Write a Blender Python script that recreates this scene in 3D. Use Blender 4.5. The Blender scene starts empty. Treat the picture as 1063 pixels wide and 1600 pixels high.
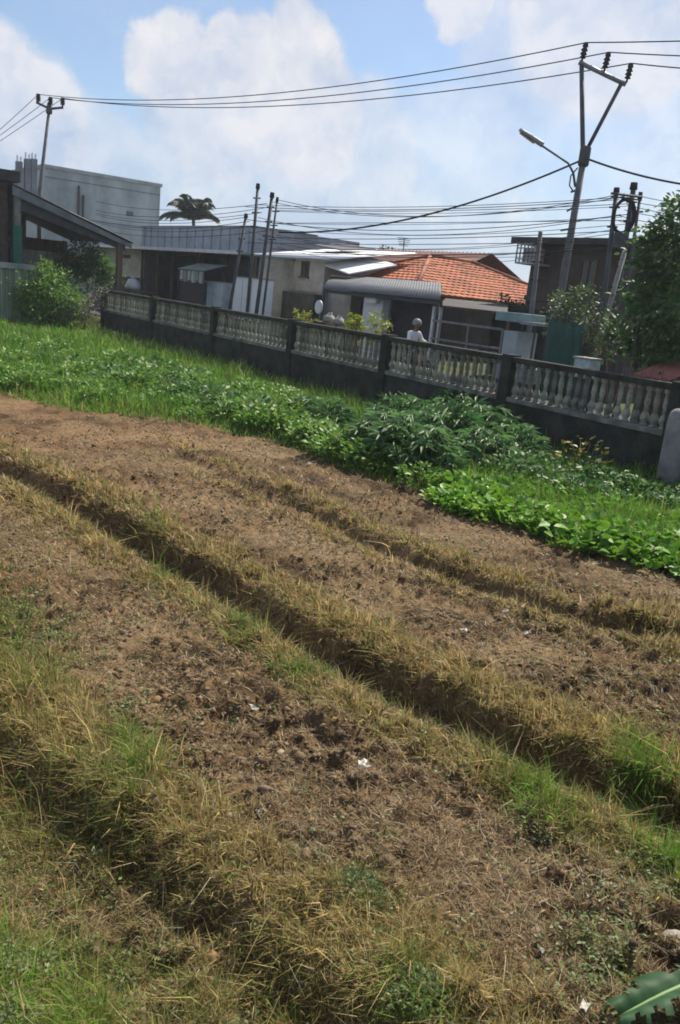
import bpy, math, random
import numpy as np
from math import sin, cos, radians, atan, atan2, pi
from mathutils import Vector, Matrix, Quaternion
random.seed(7); rng = np.random.default_rng(7)
scene = bpy.context.scene
COL = scene.collection
# ------------------------------------------------------------------ camera
FPX = 1300.0; ROLL = radians(6.0); EYE = 2.7
PITCH = atan(345*cos(ROLL)/FPX)
R0 = np.array([1, 0, 0.]); FW = np.array([0, cos(PITCH), -sin(PITCH)]); U0 = np.array([0, sin(PITCH), cos(PITCH)])
RT = cos(ROLL)*R0+sin(ROLL)*U0; UP = -sin(ROLL)*R0+cos(ROLL)*U0
CAM = np.array([0, 0, EYE])
cd = bpy.data.cameras.new('camera'); cam = bpy.data.objects.new('camera', cd); COL.objects.link(cam)
cd.sensor_fit = 'VERTICAL'; cd.sensor_height = 36; cd.lens = FPX/1600*36; cd.clip_end = 3000; cd.clip_start = .05
m = Matrix.Identity(4)
for i in range(3):
    m[i][0] = RT[i]; m[i][1] = UP[i]; m[i][2] = -FW[i]; m[i][3] = CAM[i]
cam.matrix_world = m
scene.camera = cam
def ray(x, y): return FW+RT*(x-531.5)/FPX+UP*(800-y)/FPX
def atz(x, y, z=0.):
    d = ray(x, y); return CAM+d*(z-EYE)/d[2]
def atd(x, y, dep):                       # point at forward distance dep (horizontal y)
    d = ray(x, y); return CAM+d*dep/d[1]
# ------------------------------------------------------------------ light
SUN_AZ = radians(33); SUN_EL = radians(50)      # azimuth from +Y towards +X
sdir = Vector((sin(SUN_AZ)*cos(SUN_EL), cos(SUN_AZ)*cos(SUN_EL), sin(SUN_EL)))
sl = bpy.data.lights.new('sun', 'SUN'); sl.energy = 4.6; sl.angle = radians(.6); sl.color = (1, .925, .78)
so = bpy.data.objects.new('sun', sl); COL.objects.link(so); so.rotation_euler = sdir.to_track_quat('Z', 'Y').to_euler()
scene.view_settings.view_transform = 'Standard'; scene.view_settings.look = 'None'
scene.view_settings.exposure = 0.7; scene.view_settings.gamma = 1
w = bpy.data.worlds.new('World'); scene.world = w; w.use_nodes = True
NT = w.node_tree; NT.nodes.clear()
def nn(t, **kw):
    n = NT.nodes.new(t)
    for k, v in kw.items(): setattr(n, k, v)
    return n
def lk(a, b): NT.links.new(a, b)
def mth(op, a, b=None, c=None, clamp=False):
    n = nn('ShaderNodeMath', operation=op); n.use_clamp = clamp
    for i, v in enumerate((a, b, c)):
        if v is None: continue
        if isinstance(v, (int, float)): n.inputs[i].default_value = v
        else: lk(v, n.inputs[i])
    return n.outputs[0]
sky = nn('ShaderNodeTexSky', sky_type='NISHITA'); sky.sun_disc = False
sky.sun_elevation = SUN_EL; sky.sun_rotation = SUN_AZ
sky.air_density = 1.0; sky.dust_density = .6; sky.ozone_density = 3.0
tc = nn('ShaderNodeTexCoord'); vec = tc.outputs['Generated']
def noise(scale, detail, rough=.55, off=(0, 0, 0), src=None):
    mp = nn('ShaderNodeMapping'); mp.inputs['Location'].default_value = off; lk(src or vec, mp.inputs['Vector'])
    n = nn('ShaderNodeTexNoise'); n.inputs['Scale'].default_value = scale; n.inputs['Detail'].default_value = detail
    n.inputs['Roughness'].default_value = rough; lk(mp.outputs[0], n.inputs['Vector']); return n
nw = noise(13, 8, .66)
sub = nn('ShaderNodeVectorMath', operation='SUBTRACT'); lk(nw.outputs['Color'], sub.inputs[0]); sub.inputs[1].default_value = (.5, .5, .5)
scl = nn('ShaderNodeVectorMath', operation='SCALE'); lk(sub.outputs[0], scl.inputs[0]); scl.inputs['Scale'].default_value = .06
add = nn('ShaderNodeVectorMath', operation='ADD'); lk(vec, add.inputs[0]); lk(scl.outputs[0], add.inputs[1])
nrm = nn('ShaderNodeVectorMath', operation='NORMALIZE'); lk(add.outputs[0], nrm.inputs[0]); dv = nrm.outputs[0]
# cumulus lumps: (pixel x, y, radius px, strength); further lumps go on round the whole sky
lumps = [(275, 100, 66, 1), (375, 92, 66, 1), (462, 88, 70, 1), (340, 175, 110, .85), (455, 180, 110, .9), (545, 255, 120, .7), (400, 265, 140, .6),
         (30, 200, 110, .85), (-40, 140, 100, .85), (140, 260, 100, .6), (300, 300, 120, .6), (690, 300, 150, .5), (860, 50, 130, .55), (715, -5, 50, .8), (960, 10, 150, .8),
         (830, 270, 150, .35), (1010, 180, 130, .35), (1110, 280, 140, .5)]
dirs = []
for x, y, r, s in lumps:
    d = ray(x, y); d = d/np.linalg.norm(d); dirs.append((d, r/FPX, s))
rs = np.random.default_rng(3)
while len(dirs) < 36:
    az = rs.uniform(0, 2*pi); el = radians(rs.uniform(3, 65)); d = np.array([sin(az)*cos(el), cos(az)*cos(el), sin(el)])
    if d@FW > cos(radians(48)): continue
    dirs.append((d, rs.uniform(.1, .26), rs.uniform(.6, 1)))
acc = None
for d, r, s in dirs:
    dn = nn('ShaderNodeVectorMath', operation='DOT_PRODUCT'); lk(dv, dn.inputs[0]); dn.inputs[1].default_value = tuple(d)
    mr = nn('ShaderNodeMapRange', interpolation_type='SMOOTHSTEP'); lk(dn.outputs['Value'], mr.inputs[0])
    mr.inputs[1].default_value = cos(r*1.05); mr.inputs[2].default_value = cos(r*.80); mr.inputs[3].default_value = 0; mr.inputs[4].default_value = s
    acc = mr.outputs[0] if acc is None else mth('MAXIMUM', acc, mr.outputs[0])
sep = nn('ShaderNodeSeparateXYZ'); lk(vec, sep.inputs[0])
hz = nn('ShaderNodeMapRange', interpolation_type='SMOOTHSTEP'); lk(sep.outputs[2], hz.inputs[0])
hz.inputs[1].default_value = .0; hz.inputs[2].default_value = .17; hz.inputs[3].default_value = .75; hz.inputs[4].default_value = .10
veil = noise(4, 5, .5, (3, 1, 0))
vm = nn('ShaderNodeMapRange'); lk(veil.outputs['Fac'], vm.inputs[0]); vm.inputs[1].default_value = .38; vm.inputs[2].default_value = .7; vm.inputs[3].default_value = 0; vm.inputs[4].default_value = .28
base = mth('MAXIMUM', hz.outputs[0], vm.outputs[0])
inv = mth('MULTIPLY', mth('SUBTRACT', 1.0, acc), mth('SUBTRACT', 1.0, base))
cov = mth('SUBTRACT', 1.0, inv, clamp=True)
n1 = noise(9, 6, .6, src=dv); n2 = noise(9, 6, .6, (0, 0, -.035), src=dv)
lit = mth('ADD', mth('MULTIPLY', mth('SUBTRACT', n1.outputs['Fac'], n2.outputs['Fac']), 2.6), mth('MULTIPLY', n1.outputs['Fac'], .7))
zl_ = nn('ShaderNodeMapRange', interpolation_type='SMOOTHSTEP'); lk(sep.outputs[2], zl_.inputs[0]); zl_.inputs[1].default_value = .03; zl_.inputs[2].default_value = .24; zl_.inputs[3].default_value = -.28; zl_.inputs[4].default_value = .28
lit = mth('ADD', lit, zl_.outputs[0]); lit = mth('ADD', lit, mth('MULTIPLY', mth('SUBTRACT', acc, .5), .3), clamp=True)
cr = nn('ShaderNodeMix', data_type='RGBA'); lk(lit, cr.inputs[0])
cr.inputs[6].default_value = (.53, .64, .84, 1); cr.inputs[7].default_value = (.93, .925, .965, 1)
b1 = nn('ShaderNodeBackground'); b1.inputs[1].default_value = .08; lk(sky.outputs[0], b1.inputs[0])
b2 = nn('ShaderNodeBackground'); b2.inputs[1].default_value = .57; lk(cr.outputs[2], b2.inputs[0])
mx = nn('ShaderNodeMixShader'); lk(cov, mx.inputs[0]); lk(b1.outputs[0], mx.inputs[1]); lk(b2.outputs[0], mx.inputs[2])
wo = nn('ShaderNodeOutputWorld'); lk(mx.outputs[0], wo.inputs[0])
scene.cycles.filter_width = 1.8; scene.cycles.max_bounces = 4; scene.cycles.transparent_max_bounces = 6
# ------------------------------------------------------------------ street frame: s along the wall (towards the right), t behind the wall
W0 = np.array([5.404, 14.447]); SX = np.array([.5972, -.8021]); SN = np.array([.8021, .5972]); SROT = atan2(SX[1], SX[0])
ZR = .42                                                     # road level behind the wall
def sp(s, t, z=0.): p = W0+s*SX+t*SN; return np.array([p[0], p[1], z])
def px_t(x, y, t):
    d = ray(x, y); k = (t-(CAM[:2]-W0)@SN)/(d[:2]@SN); P = CAM+k*d; return (P[:2]-W0)@SX, P[2]
def px_s(x, y, s):
    d = ray(x, y); k = (s-(CAM[:2]-W0)@SX)/(d[:2]@SX); P = CAM+k*d; return (P[:2]-W0)@SN, P[2]
# ------------------------------------------------------------------ materials
MATS = {}
def mat(name, col, rough=.85, var=.25, scale=6., bump=.0, metal=0., col2=None, spec=.3, stretch=None, bscale=None):
    if name in MATS: return MATS[name]
    M = bpy.data.materials.new(name); M.use_nodes = True; t = M.node_tree; b = t.nodes['Principled BSDF']
    b.inputs['Roughness'].default_value = rough; b.inputs['Metallic'].default_value = metal; b.inputs['Specular IOR Level'].default_value = spec
    tcn = t.nodes.new('ShaderNodeTexCoord'); mp = t.nodes.new('ShaderNodeMapping'); t.links.new(tcn.outputs['Object'], mp.inputs[0])
    if stretch: mp.inputs['Scale'].default_value = stretch
    n = t.nodes.new('ShaderNodeTexNoise'); n.inputs['Scale'].default_value = scale; n.inputs['Detail'].default_value = 6; n.inputs['Roughness'].default_value = .65
    t.links.new(mp.outputs[0], n.inputs['Vector'])
    rp = t.nodes.new('ShaderNodeValToRGB'); c2 = col2 or tuple(c*(1-var*1.6) for c in col)
    rp.color_ramp.elements[0].position = .32; rp.color_ramp.elements[0].color = (*c2, 1)
    rp.color_ramp.elements[1].position = .68; rp.color_ramp.elements[1].color = (*[min(1, c*(1+var*.5)) for c in col], 1)
    t.links.new(n.outputs['Fac'], rp.inputs[0]); t.links.new(rp.outputs[0], b.inputs['Base Color'])
    if bump:
        n2 = t.nodes.new('ShaderNodeTexNoise'); n2.inputs['Scale'].default_value = bscale or scale*6; n2.inputs['Detail'].default_value = 4
        t.links.new(mp.outputs[0], n2.inputs['Vector'])
        bp = t.nodes.new('ShaderNodeBump'); bp.inputs['Strength'].default_value = bump; bp.inputs['Distance'].default_value = .02
        t.links.new(n2.outputs['Fac'], bp.inputs['Height']); t.links.new(bp.outputs[0], b.inputs['Normal'])
    MATS[name] = M; return M
def leaf_mat(name, rough=.5, trans=.35, spec=.35):
    if name in MATS: return MATS[name]
    M = bpy.data.materials.new(name); M.use_nodes = True; t = M.node_tree; b = t.nodes['Principled BSDF']; out = t.nodes['Material Output']
    a = t.nodes.new('ShaderNodeAttribute'); a.attribute_name = 'Col'
    t.links.new(a.outputs['Color'], b.inputs['Base Color']); b.inputs['Roughness'].default_value = rough; b.inputs['Specular IOR Level'].default_value = spec
    tr = t.nodes.new('ShaderNodeBsdfTranslucent'); t.links.new(a.outputs['Color'], tr.inputs[0])
    mxs = t.nodes.new('ShaderNodeMixShader'); mxs.inputs[0].default_value = trans
    t.links.new(b.outputs[0], mxs.inputs[1]); t.links.new(tr.outputs[0], mxs.inputs[2]); t.links.new(mxs.outputs[0], out.inputs[0])
    MATS[name] = M; return M
conc = lambda: mat('concrete', (.33, .34, .34), .9, .3, 1.2, .3)
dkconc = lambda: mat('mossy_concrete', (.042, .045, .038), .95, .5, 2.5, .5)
metal_dark = lambda: mat('dark_steel', (.06, .065, .075), .6, .25, 5, 0, .3)
white = lambda: mat('white_paint', (.72, .73, .74), .6, .12, 3)
wood = lambda: mat('weathered_wood', (.16, .11, .075), .9, .4, 3, .3, stretch=(1, 1, .15))
# ------------------------------------------------------------------ object helpers
def tag(o, label=None, cat=None, group=None, kind=None):
    if label: o['label'] = label
    if cat: o['category'] = cat
    if group: o['group'] = group
    if kind: o['kind'] = kind
    return o
def empty(name, loc, rz=0., label=None, cat=None, group=None):
    o = bpy.data.objects.new(name, None); COL.objects.link(o); o.location = tuple(float(v) for v in loc); o.rotation_euler = (0, 0, rz); o.empty_display_size = .2
    return tag(o, label, cat, group)
class MB:
    def __init__(s): s.v = []; s.f = []
    def add(s, vs, fs):
        n = len(s.v); s.v += [tuple(float(c) for c in v) for v in vs]; s.f += [tuple(i+n for i in f) for f in fs]; return s
    def box(s, x0, x1, y0, y1, z0, z1):
        return s.add([(x0, y0, z0), (x1, y0, z0), (x1, y1, z0), (x0, y1, z0), (x0, y0, z1), (x1, y0, z1), (x1, y1, z1), (x0, y1, z1)],
                     [(0, 3, 2, 1), (4, 5, 6, 7), (0, 1, 5, 4), (1, 2, 6, 5), (2, 3, 7, 6), (3, 0, 4, 7)])
    def hexa(s, b, t):                     # four bottom points, four top points
        return s.add(list(b)+list(t), [(0, 3, 2, 1), (4, 5, 6, 7), (0, 1, 5, 4), (1, 2, 6, 5), (2, 3, 7, 6), (3, 0, 4, 7)])
    def slab(s, pts, th):                  # a plate of any polygon, thickness down
        n = len(pts); top = [tuple(p) for p in pts]; bot = [(p[0], p[1], p[2]-th) for p in pts]
        return s.add(top+bot, [tuple(range(n)), tuple(range(2*n-1, n-1, -1))]+[(i, n+i, n+(i+1) % n, (i+1) % n) for i in range(n)])
    def tube(s, path, rad, seg=8, cap=True):
        P = [Vector([float(c) for c in p]) for p in path]; n = len(P); rad = rad if isinstance(rad, (list, tuple)) else [rad]*n
        rings = []; ref = None
        for i, p in enumerate(P):
            d = (P[min(i+1, n-1)]-P[max(i-1, 0)]).normalized()
            if ref is None: ref = d.orthogonal().normalized()
            ref = (ref-d*ref.dot(d)); ref = ref.normalized() if ref.length > 1e-6 else d.orthogonal().normalized()
            b = d.cross(ref); rings.append([p+(ref*cos(2*pi*k/seg)+b*sin(2*pi*k/seg))*rad[i] for k in range(seg)])
        vs = [v for r in rings for v in r]; fs = []
        for i in range(n-1):
            for k in range(seg): fs.append((i*seg+k, i*seg+(k+1) % seg, (i+1)*seg+(k+1) % seg, (i+1)*seg+k))
        if cap: fs += [tuple(range(seg-1, -1, -1)), tuple(range((n-1)*seg, n*seg))]
        return s.add(vs, fs)
    def lathe(s, prof, seg=8, c=(0, 0, 0)):
        vs = []; fs = []
        for r, z in prof:
            for k in range(seg): vs.append((c[0]+r*cos(2*pi*k/seg), c[1]+r*sin(2*pi*k/seg), c[2]+z))
        n = len(prof)
        for i in range(n-1):
            for k in range(seg): fs.append((i*seg+k, i*seg+(k+1) % seg, (i+1)*seg+(k+1) % seg, (i+1)*seg+k))
        fs += [tuple(range(seg-1, -1, -1)), tuple(range((n-1)*seg, n*seg))]
        return s.add(vs, fs)
    def mesh(s, name, m, smooth=False):
        me = bpy.data.meshes.new(name); me.from_pydata(s.v, [], s.f); me.update()
        if smooth: me.polygons.foreach_set('use_smooth', [True]*len(me.polygons))
        if m: me.materials.append(m)
        return me
    def build(s, name, m, parent=None, smooth=False, bevel=0.):
        o = bpy.data.objects.new(name, s.mesh(name, m, smooth)); COL.objects.link(o); o.parent = parent
        if bevel:
            b = o.modifiers.new('bevel', 'BEVEL'); b.width = bevel; b.segments = 2; b.limit_method = 'ANGLE'
        return o
def inst(name, me, parent, loc=(0, 0, 0), rot=(0, 0, 0), sc=(1, 1, 1)):
    o = bpy.data.objects.new(name, me); COL.objects.link(o); o.parent = parent; o.location = loc; o.rotation_euler = rot; o.scale = sc; return o
def copy_tree(o, parent=None):
    c = o.copy(); COL.objects.link(c); c.parent = parent
    for ch in o.children: copy_tree(ch, c)
    return c
def np_mesh(name, V, Fc, C, m, smooth=False):
    k = Fc.shape[1]; me = bpy.data.meshes.new(name)
    me.vertices.add(len(V)); me.vertices.foreach_set('co', V.astype(np.float32).ravel())
    me.loops.add(Fc.size); me.loops.foreach_set('vertex_index', Fc.astype(np.int32).ravel())
    me.polygons.add(len(Fc)); me.polygons.foreach_set('loop_start', np.arange(0, Fc.size, k, dtype=np.int32))
    me.polygons.foreach_set('loop_total', np.full(len(Fc), k, np.int32))
    if smooth: me.polygons.foreach_set('use_smooth', np.ones(len(Fc), bool))
    me.update(calc_edges=True)
    if C is not None:
        a = me.color_attributes.new('Col', 'FLOAT_COLOR', 'POINT'); a.data.foreach_set('color', np.c_[C, np.ones(len(C))].astype(np.float32).ravel())
    me.materials.append(m); return me
def np_obj(name, me, parent=None, loc=(0, 0, 0)):
    o = bpy.data.objects.new(name, me); COL.objects.link(o); o.parent = parent; o.location = loc; return o
# ------------------------------------------------------------------ noise and field layout
TAB = np.random.default_rng(11).random((256, 256))
def vnoise(x, y):
    xi = np.floor(x).astype(int); yi = np.floor(y).astype(int); fx = x-xi; fy = y-yi; fx = fx*fx*(3-2*fx); fy = fy*fy*(3-2*fy)
    g = lambda a, b: TAB[a % 256, b % 256]
    return (g(xi, yi)*(1-fx)+g(xi+1, yi)*fx)*(1-fy)+(g(xi, yi+1)*(1-fx)+g(xi+1, yi+1)*fx)*fy
def fbm(x, y, o=4):
    a = .5; r = 0; n = 0
    for i in range(o): r = r+a*vnoise(x*2**i+i*17.3, y*2**i+i*9.1); n += a; a *= .55
    return r/n
def poly(pts): return np.array([atz(x, y)[:2] for x, y in pts])
D1 = poly([(-330, 580), (-150, 650), (0, 715), (60, 740), (200, 815), (300, 872), (420, 938), (520, 996), (650, 1068), (760, 1120), (850, 1160), (950, 1204), (1063, 1250), (1300, 1340)])
D2 = poly([(100, 640), (300, 716), (480, 790), (612, 852), (699, 884), (775, 910), (908, 955), (980, 970), (1063, 984), (1400, 1040)])
D3 = poly([(-300, 1000), (-120, 1080), (0, 1165), (100, 1258), (200, 1345), (300, 1420), (400, 1490), (500, 1580), (640, 1720)])
EDGE = poly([(-900, 520), (-300, 575), (0, 612), (120, 640), (300, 660), (440, 690), (560, 735), (680, 768), (780, 812), (900, 858), (1063, 890), (1500, 960)])
def sdist(P, L):                          # + on the far side
    best = np.full(len(P), 1e9); sg = np.zeros(len(P)); al = np.zeros(len(P))
    for i in range(len(L)-1):
        a = L[i]; d = L[i+1]-a; n2 = d@d; q = P-a; t = np.clip((q@d)/n2, 0, 1); e = q-t[:, None]*d; dd = np.hypot(e[:, 0], e[:, 1])
        k = dd < best; best = np.where(k, dd, best); sg = np.where(k, np.sign(d[0]*q[:, 1]-d[1]*q[:, 0]), sg); al = np.where(k, i+t, al)
    return best*sg, al
def st(P): q = P-W0; return q@SX, q@SN
def sm(x, a, b): t = np.clip((x-a)/(b-a), 0, 1); return t*t*(3-2*t)
def layout(P):
    d1, a1 = sdist(P, D1); d2, a2 = sdist(P, D2); d3, a3 = sdist(P, D3); de, ae = sdist(P, EDGE); s, t = st(P)
    return dict(d1=d1, d2=d2, a2=a2, d3=d3, de=de, s=s, t=t)
def height(P, L=None, fine=True):
    L = L or layout(P); x, y = P[:, 0], P[:, 1]
    wob = (fbm(x*1.1+5, y*1.1, 3)-.5)*.25
    def ditch(d, w, dep): d = d+wob*.6; return -dep*(1-sm(d, .02, .02+w*.5))*sm(d, -w*1.9, -w*.45)
    h = ditch(L['d1'], .28, .25)+ditch(L['d2'], .26, .13)*sm(L['a2'], .2, 2.6)+ditch(L['d3'], .50, .23)
    h = h-.10*sm(-L['d3'], .1, .8)
    bed = (1-sm(L['de'], -.2, .4))*(1-sm(np.abs(wob), .4, .5))
    h = h+(fbm(x*.9, y*.9, 3)-.5)*.10
    if fine:
        c = fbm(x*10, y*10, 3); c2 = vnoise(x*23, y*23)
        h = h+bed*((c-.5)*.13+(c2-.5)*.04)*(.35+1.1*sm(fbm(x*1.25+31, y*1.25, 3), .36, .6))
    h = h*(1-sm(L['t'], -1.5, -.4))+.0
    h = h+(ZR-.01)*sm(L['t'], .12, .3)
    return h-.02
# ------------------------------------------------------------------ ground
def spaced(lo, hi, c0, c1, step, grow):
    a = list(np.arange(c0, c1+1e-6, step)); s = step; x = c1
    while x < hi: s *= grow; x += s; a.append(x)
    s = step; x = c0; b = []
    while x > lo: s *= grow; x -= s; b.append(x)
    return np.array(b[::-1]+a)
gx = spaced(-900, 900, -2.4, 2.6, .028, 1.028); gy = spaced(-200, 1500, 2.2, 6.5, .026, 1.0125)
GX, GY = np.meshgrid(gx, gy); GP = np.c_[GX.ravel(), GY.ravel()]
LG = layout(GP); GZ = height(GP, LG)
far = np.hypot(GP[:, 0], GP[:, 1]); GZ = np.where(far > 90, .3, GZ)
n1_, n2_ = fbm(GP[:, 0]*2.3, GP[:, 1]*2.3, 5), fbm(GP[:, 0]*.5+40, GP[:, 1]*.5, 3)
soil = np.array([.165, .106, .055]); soil_d = np.array([.060, .037, .019]); soil_r = np.array([.21, .110, .056]); tan_ = np.array([.24, .168, .090]); grn = np.array([.055, .075, .022])
C = soil_d+(soil-soil_d)*sm(n1_, .3, .62)[:, None]
crust = 1-sm(fbm(GP[:, 0]*1.25+31, GP[:, 1]*1.25, 3), .33, .52); lw = np.clip(sm(n2_, .5, .66)*.4+.45*crust, 0, .7)[:, None]; C = C*(1-lw)+tan_*lw
# redder, drier earth towards the left end of the beds
red = (sm(-GP[:, 0], .8, 4.2)*.30*sm(n2_, .3, .55))[:, None]; C = C*(1-red)+soil_r*red
g = sm(LG['de'], -.15, .35)[:, None]*.85; C = C*(1-g)+grn*g
g = (sm(-LG['d3'], .1, .7)*.45)[:, None]; C = C*(1-g)+np.array([.075, .07, .032])*g
nx, ny = len(gx), len(gy); idx = np.arange(nx*ny).reshape(ny, nx)
Fq = np.stack([idx[:-1, :-1], idx[:-1, 1:], idx[1:, 1:], idx[1:, :-1]], -1).reshape(-1, 4)
def soil_mat():
    M = bpy.data.materials.new('field_soil'); M.use_nodes = True; t = M.node_tree; b = t.nodes['Principled BSDF']
    b.inputs['Roughness'].default_value = .95; b.inputs['Specular IOR Level'].default_value = .15
    a = t.nodes.new('ShaderNodeAttribute'); a.attribute_name = 'Col'
    g = t.nodes.new('ShaderNodeTexCoord')
    n = t.nodes.new('ShaderNodeTexNoise'); n.inputs['Scale'].default_value = 14; n.inputs['Detail'].default_value = 8; n.inputs['Roughness'].default_value = .7; t.links.new(g.outputs['Object'], n.inputs[0])
    mr = t.nodes.new('ShaderNodeMapRange'); mr.inputs[1].default_value = .3; mr.inputs[2].default_value = .7; mr.inputs[3].default_value = .5; mr.inputs[4].default_value = 1.4; t.links.new(n.outputs['Fac'], mr.inputs[0])
    mxx = t.nodes.new('ShaderNodeVectorMath'); mxx.operation = 'SCALE'; t.links.new(a.outputs['Color'], mxx.inputs[0]); t.links.new(mr.outputs[0], mxx.inputs['Scale']); t.links.new(mxx.outputs[0], b.inputs['Base Color'])
    n2 = t.nodes.new('ShaderNodeTexNoise'); n2.inputs['Scale'].default_value = 38; n2.inputs['Detail'].default_value = 6; n2.inputs['Roughness'].default_value = .65; t.links.new(g.outputs['Object'], n2.inputs[0])
    bp = t.nodes.new('ShaderNodeBump'); bp.inputs['Strength'].default_value = .9; bp.inputs['Distance'].default_value = .03; t.links.new(n2.outputs['Fac'], bp.inputs['Height']); t.links.new(bp.outputs[0], b.inputs['Normal'])
    return M
ground = np_obj('ground', np_mesh('ground', np.c_[GP, GZ], Fq, C, soil_mat(), True)); tag(ground, kind='structure')
# road behind the wall
ro = empty('road', sp(0, 0, ZR), SROT); bpy.data.objects.remove(ro)
rb = MB().box(-90, 40, 1.3, 5.6, -.15, .012); road = rb.build('road', mat('asphalt', (.055, .055, .058), .9, .3, 3, .4)); road.location = sp(0, 0, ZR); road.rotation_euler = (0, 0, SROT); tag(road, kind='structure')
def hz_at(x, y): return float(height(np.array([[x, y]]), fine=False)[0])
# ------------------------------------------------------------------ leaf clouds (numpy)
def unit(v): return v/np.maximum(np.linalg.norm(v, axis=1, keepdims=True), 1e-9)
SHAPES = {'diamond': (np.array([(0, 0, 0), (-.32, .45, .06), (0, 1, -.1), (.32, .45, .06)]), [(0, 1, 2), (0, 2, 3)]),
          'oval': (np.array([(0, 0, 0), (-.36, .3, .07), (-.3, .7, .05), (0, 1, -.12), (.3, .7, .05), (.36, .3, .07)]), [(0, 1, 2), (0, 2, 3), (0, 3, 4), (0, 4, 5)]),
          'narrow': (np.array([(0, 0, 0), (-.12, .5, .03), (0, 1, -.15), (.12, .5, .03)]), [(0, 1, 2), (0, 2, 3)])}
pv = [(0, 0, 0)]; pf = []
for a_ in (-80, -45, 0, 45, 80):
    L_ = 1-.25*abs(a_)/80; c_, s_ = cos(radians(a_)), sin(radians(a_)); k_ = len(pv)
    pv += [(s_*.5*L_-c_*.09, c_*.5*L_+s_*.09, .03), (s_*L_, c_*L_, -.22), (s_*.5*L_+c_*.09, c_*.5*L_-s_*.09, .03)]; pf += [(0, k_, k_+1), (0, k_+1, k_+2)]
SHAPES['palmate'] = (np.array(pv), pf)
def leaves(P, D, size, C, shape='diamond', r=rng):
    """P base points, D growing directions, size per leaf, C colour per leaf"""
    tv, tf = SHAPES[shape]; tf = np.array(tf); n = len(P); D = unit(D)
    side = unit(np.cross(D, np.c_[r.normal(0, .5, n), r.normal(0, .5, n), np.ones(n)]))
    nor = np.cross(side, D)
    V = P[:, None]+size[:, None, None]*(tv[None, :, 0:1]*side[:, None]+tv[None, :, 1:2]*D[:, None]+tv[None, :, 2:3]*nor[:, None])
    Fc = (np.arange(n)*len(tv))[:, None, None]+tf[None]
    return V.reshape(-1, 3), Fc.reshape(-1, 3), np.repeat(C, len(tv), 0)
def join(parts):
    V, F_, C_ = [], [], []; o = 0
    for v, f, c in parts: V.append(v); F_.append(f+o); C_.append(c); o += len(v)
    return np.concatenate(V), np.concatenate(F_), np.concatenate(C_)
def tint(n, c, v=.25, c2=None, k=None, r=rng):
    c = np.array(c)[None]*(1+v*r.normal(0, 1, (n, 1)))
    if c2 is not None:
        k = r.random((n, 1)) if k is None else k; c = c*(1-k)+np.array(c2)[None]*k
    return np.clip(c*(1+.06*r.normal(0, 1, (n, 3))), .004, .9)
def crown_leaves(blobs, per, size, col, col2=None, shape='diamond', clump=.28, droop=.25, r=rng):
    """clumps of leaves spread through lobes; blobs: (cx,cy,cz,rx,ry,rz)"""
    out = []
    for b in blobs:
        vol = b[3]*b[4]*b[5]; nc = max(6, int(per*(b[3]*b[4]*b[5])**(2/3)*10))
        d = unit(r.normal(0, 1, (nc, 3))); rr = r.random(nc)**.3*r.uniform(.85, 1.18, nc); cc = np.array(b[:3])+d*np.array(b[3:6])*rr[:, None]
        k = 26; n = nc*k; g = r.normal(0, 1, (n, 3)); cl = np.repeat(cc, k, 0)
        P = cl+g*clump*np.array([1, 1, .6])*min(b[3:6]); D = unit(g*.6+np.repeat(d, k, 0)*.7+np.array([0, 0, -droop])+r.normal(0, .35, (n, 3)))
        kk = np.repeat(r.random((nc, 1)), k, 0)*.7+r.random((n, 1))*.3
        out.append(leaves(P, D, size*r.uniform(.6, 1.3, n), tint(n, col, .15, col2, kk, r), shape, r))
    return join(out)
# ------------------------------------------------------------------ balustrade wall
ztop, zbal = 1.77, .96
wall = empty('balustrade_wall', sp(0, 0, 0), SROT, 'long dark mossy concrete balustrade wall between the field and the road', 'wall')
ps = [px_t(x, y, 0)[0] for x, y in ((165, 470), (242, 480), (337, 500), (458, 530), (605, 560), (795, 590), (1058, 650))]
gap = ps[-1]-ps[-2]; ps += [ps[-1]+gap, ps[-1]+2*gap, ps[-1]+3*gap]
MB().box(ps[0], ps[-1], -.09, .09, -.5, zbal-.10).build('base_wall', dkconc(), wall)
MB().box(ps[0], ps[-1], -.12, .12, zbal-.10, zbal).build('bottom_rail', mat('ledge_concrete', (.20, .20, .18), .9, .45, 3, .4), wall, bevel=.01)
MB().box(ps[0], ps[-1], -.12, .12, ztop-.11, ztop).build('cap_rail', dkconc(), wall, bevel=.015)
for s_ in ps:
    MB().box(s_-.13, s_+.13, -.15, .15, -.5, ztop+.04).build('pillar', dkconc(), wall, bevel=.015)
bal_prof = [(.055, 0), (.055, .035), (.03, .05), (.062, .10), (.068, .15), (.05, .21), (.026, .27), (.04, .30), (.026, .33), (.045, .40), (.036, .52), (.026, .60), (.05, .63), (.05, ztop-.11-zbal)]
bal_m = mat('baluster_concrete', (.34, .33, .28), .9, .5, 5, .2, col2=(.12, .13, .10))
_t = bal_m.node_tree; _oi = _t.nodes.new('ShaderNodeObjectInfo'); _mr = _t.nodes.new('ShaderNodeMapRange'); _mr.inputs[3].default_value = .45; _mr.inputs[4].default_value = 1.15; _t.links.new(_oi.outputs['Random'], _mr.inputs[0])
_b = _t.nodes['Principled BSDF']; _src = _b.inputs['Base Color'].links[0].from_socket; _sc = _t.nodes.new('ShaderNodeVectorMath'); _sc.operation = 'SCALE'; _t.links.new(_src, _sc.inputs[0]); _t.links.new(_mr.outputs[0], _sc.inputs['Scale']); _t.links.new(_sc.outputs[0], _b.inputs['Base Color'])
bal = MB().lathe(bal_prof, 7).mesh('baluster', bal_m, True)
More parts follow.
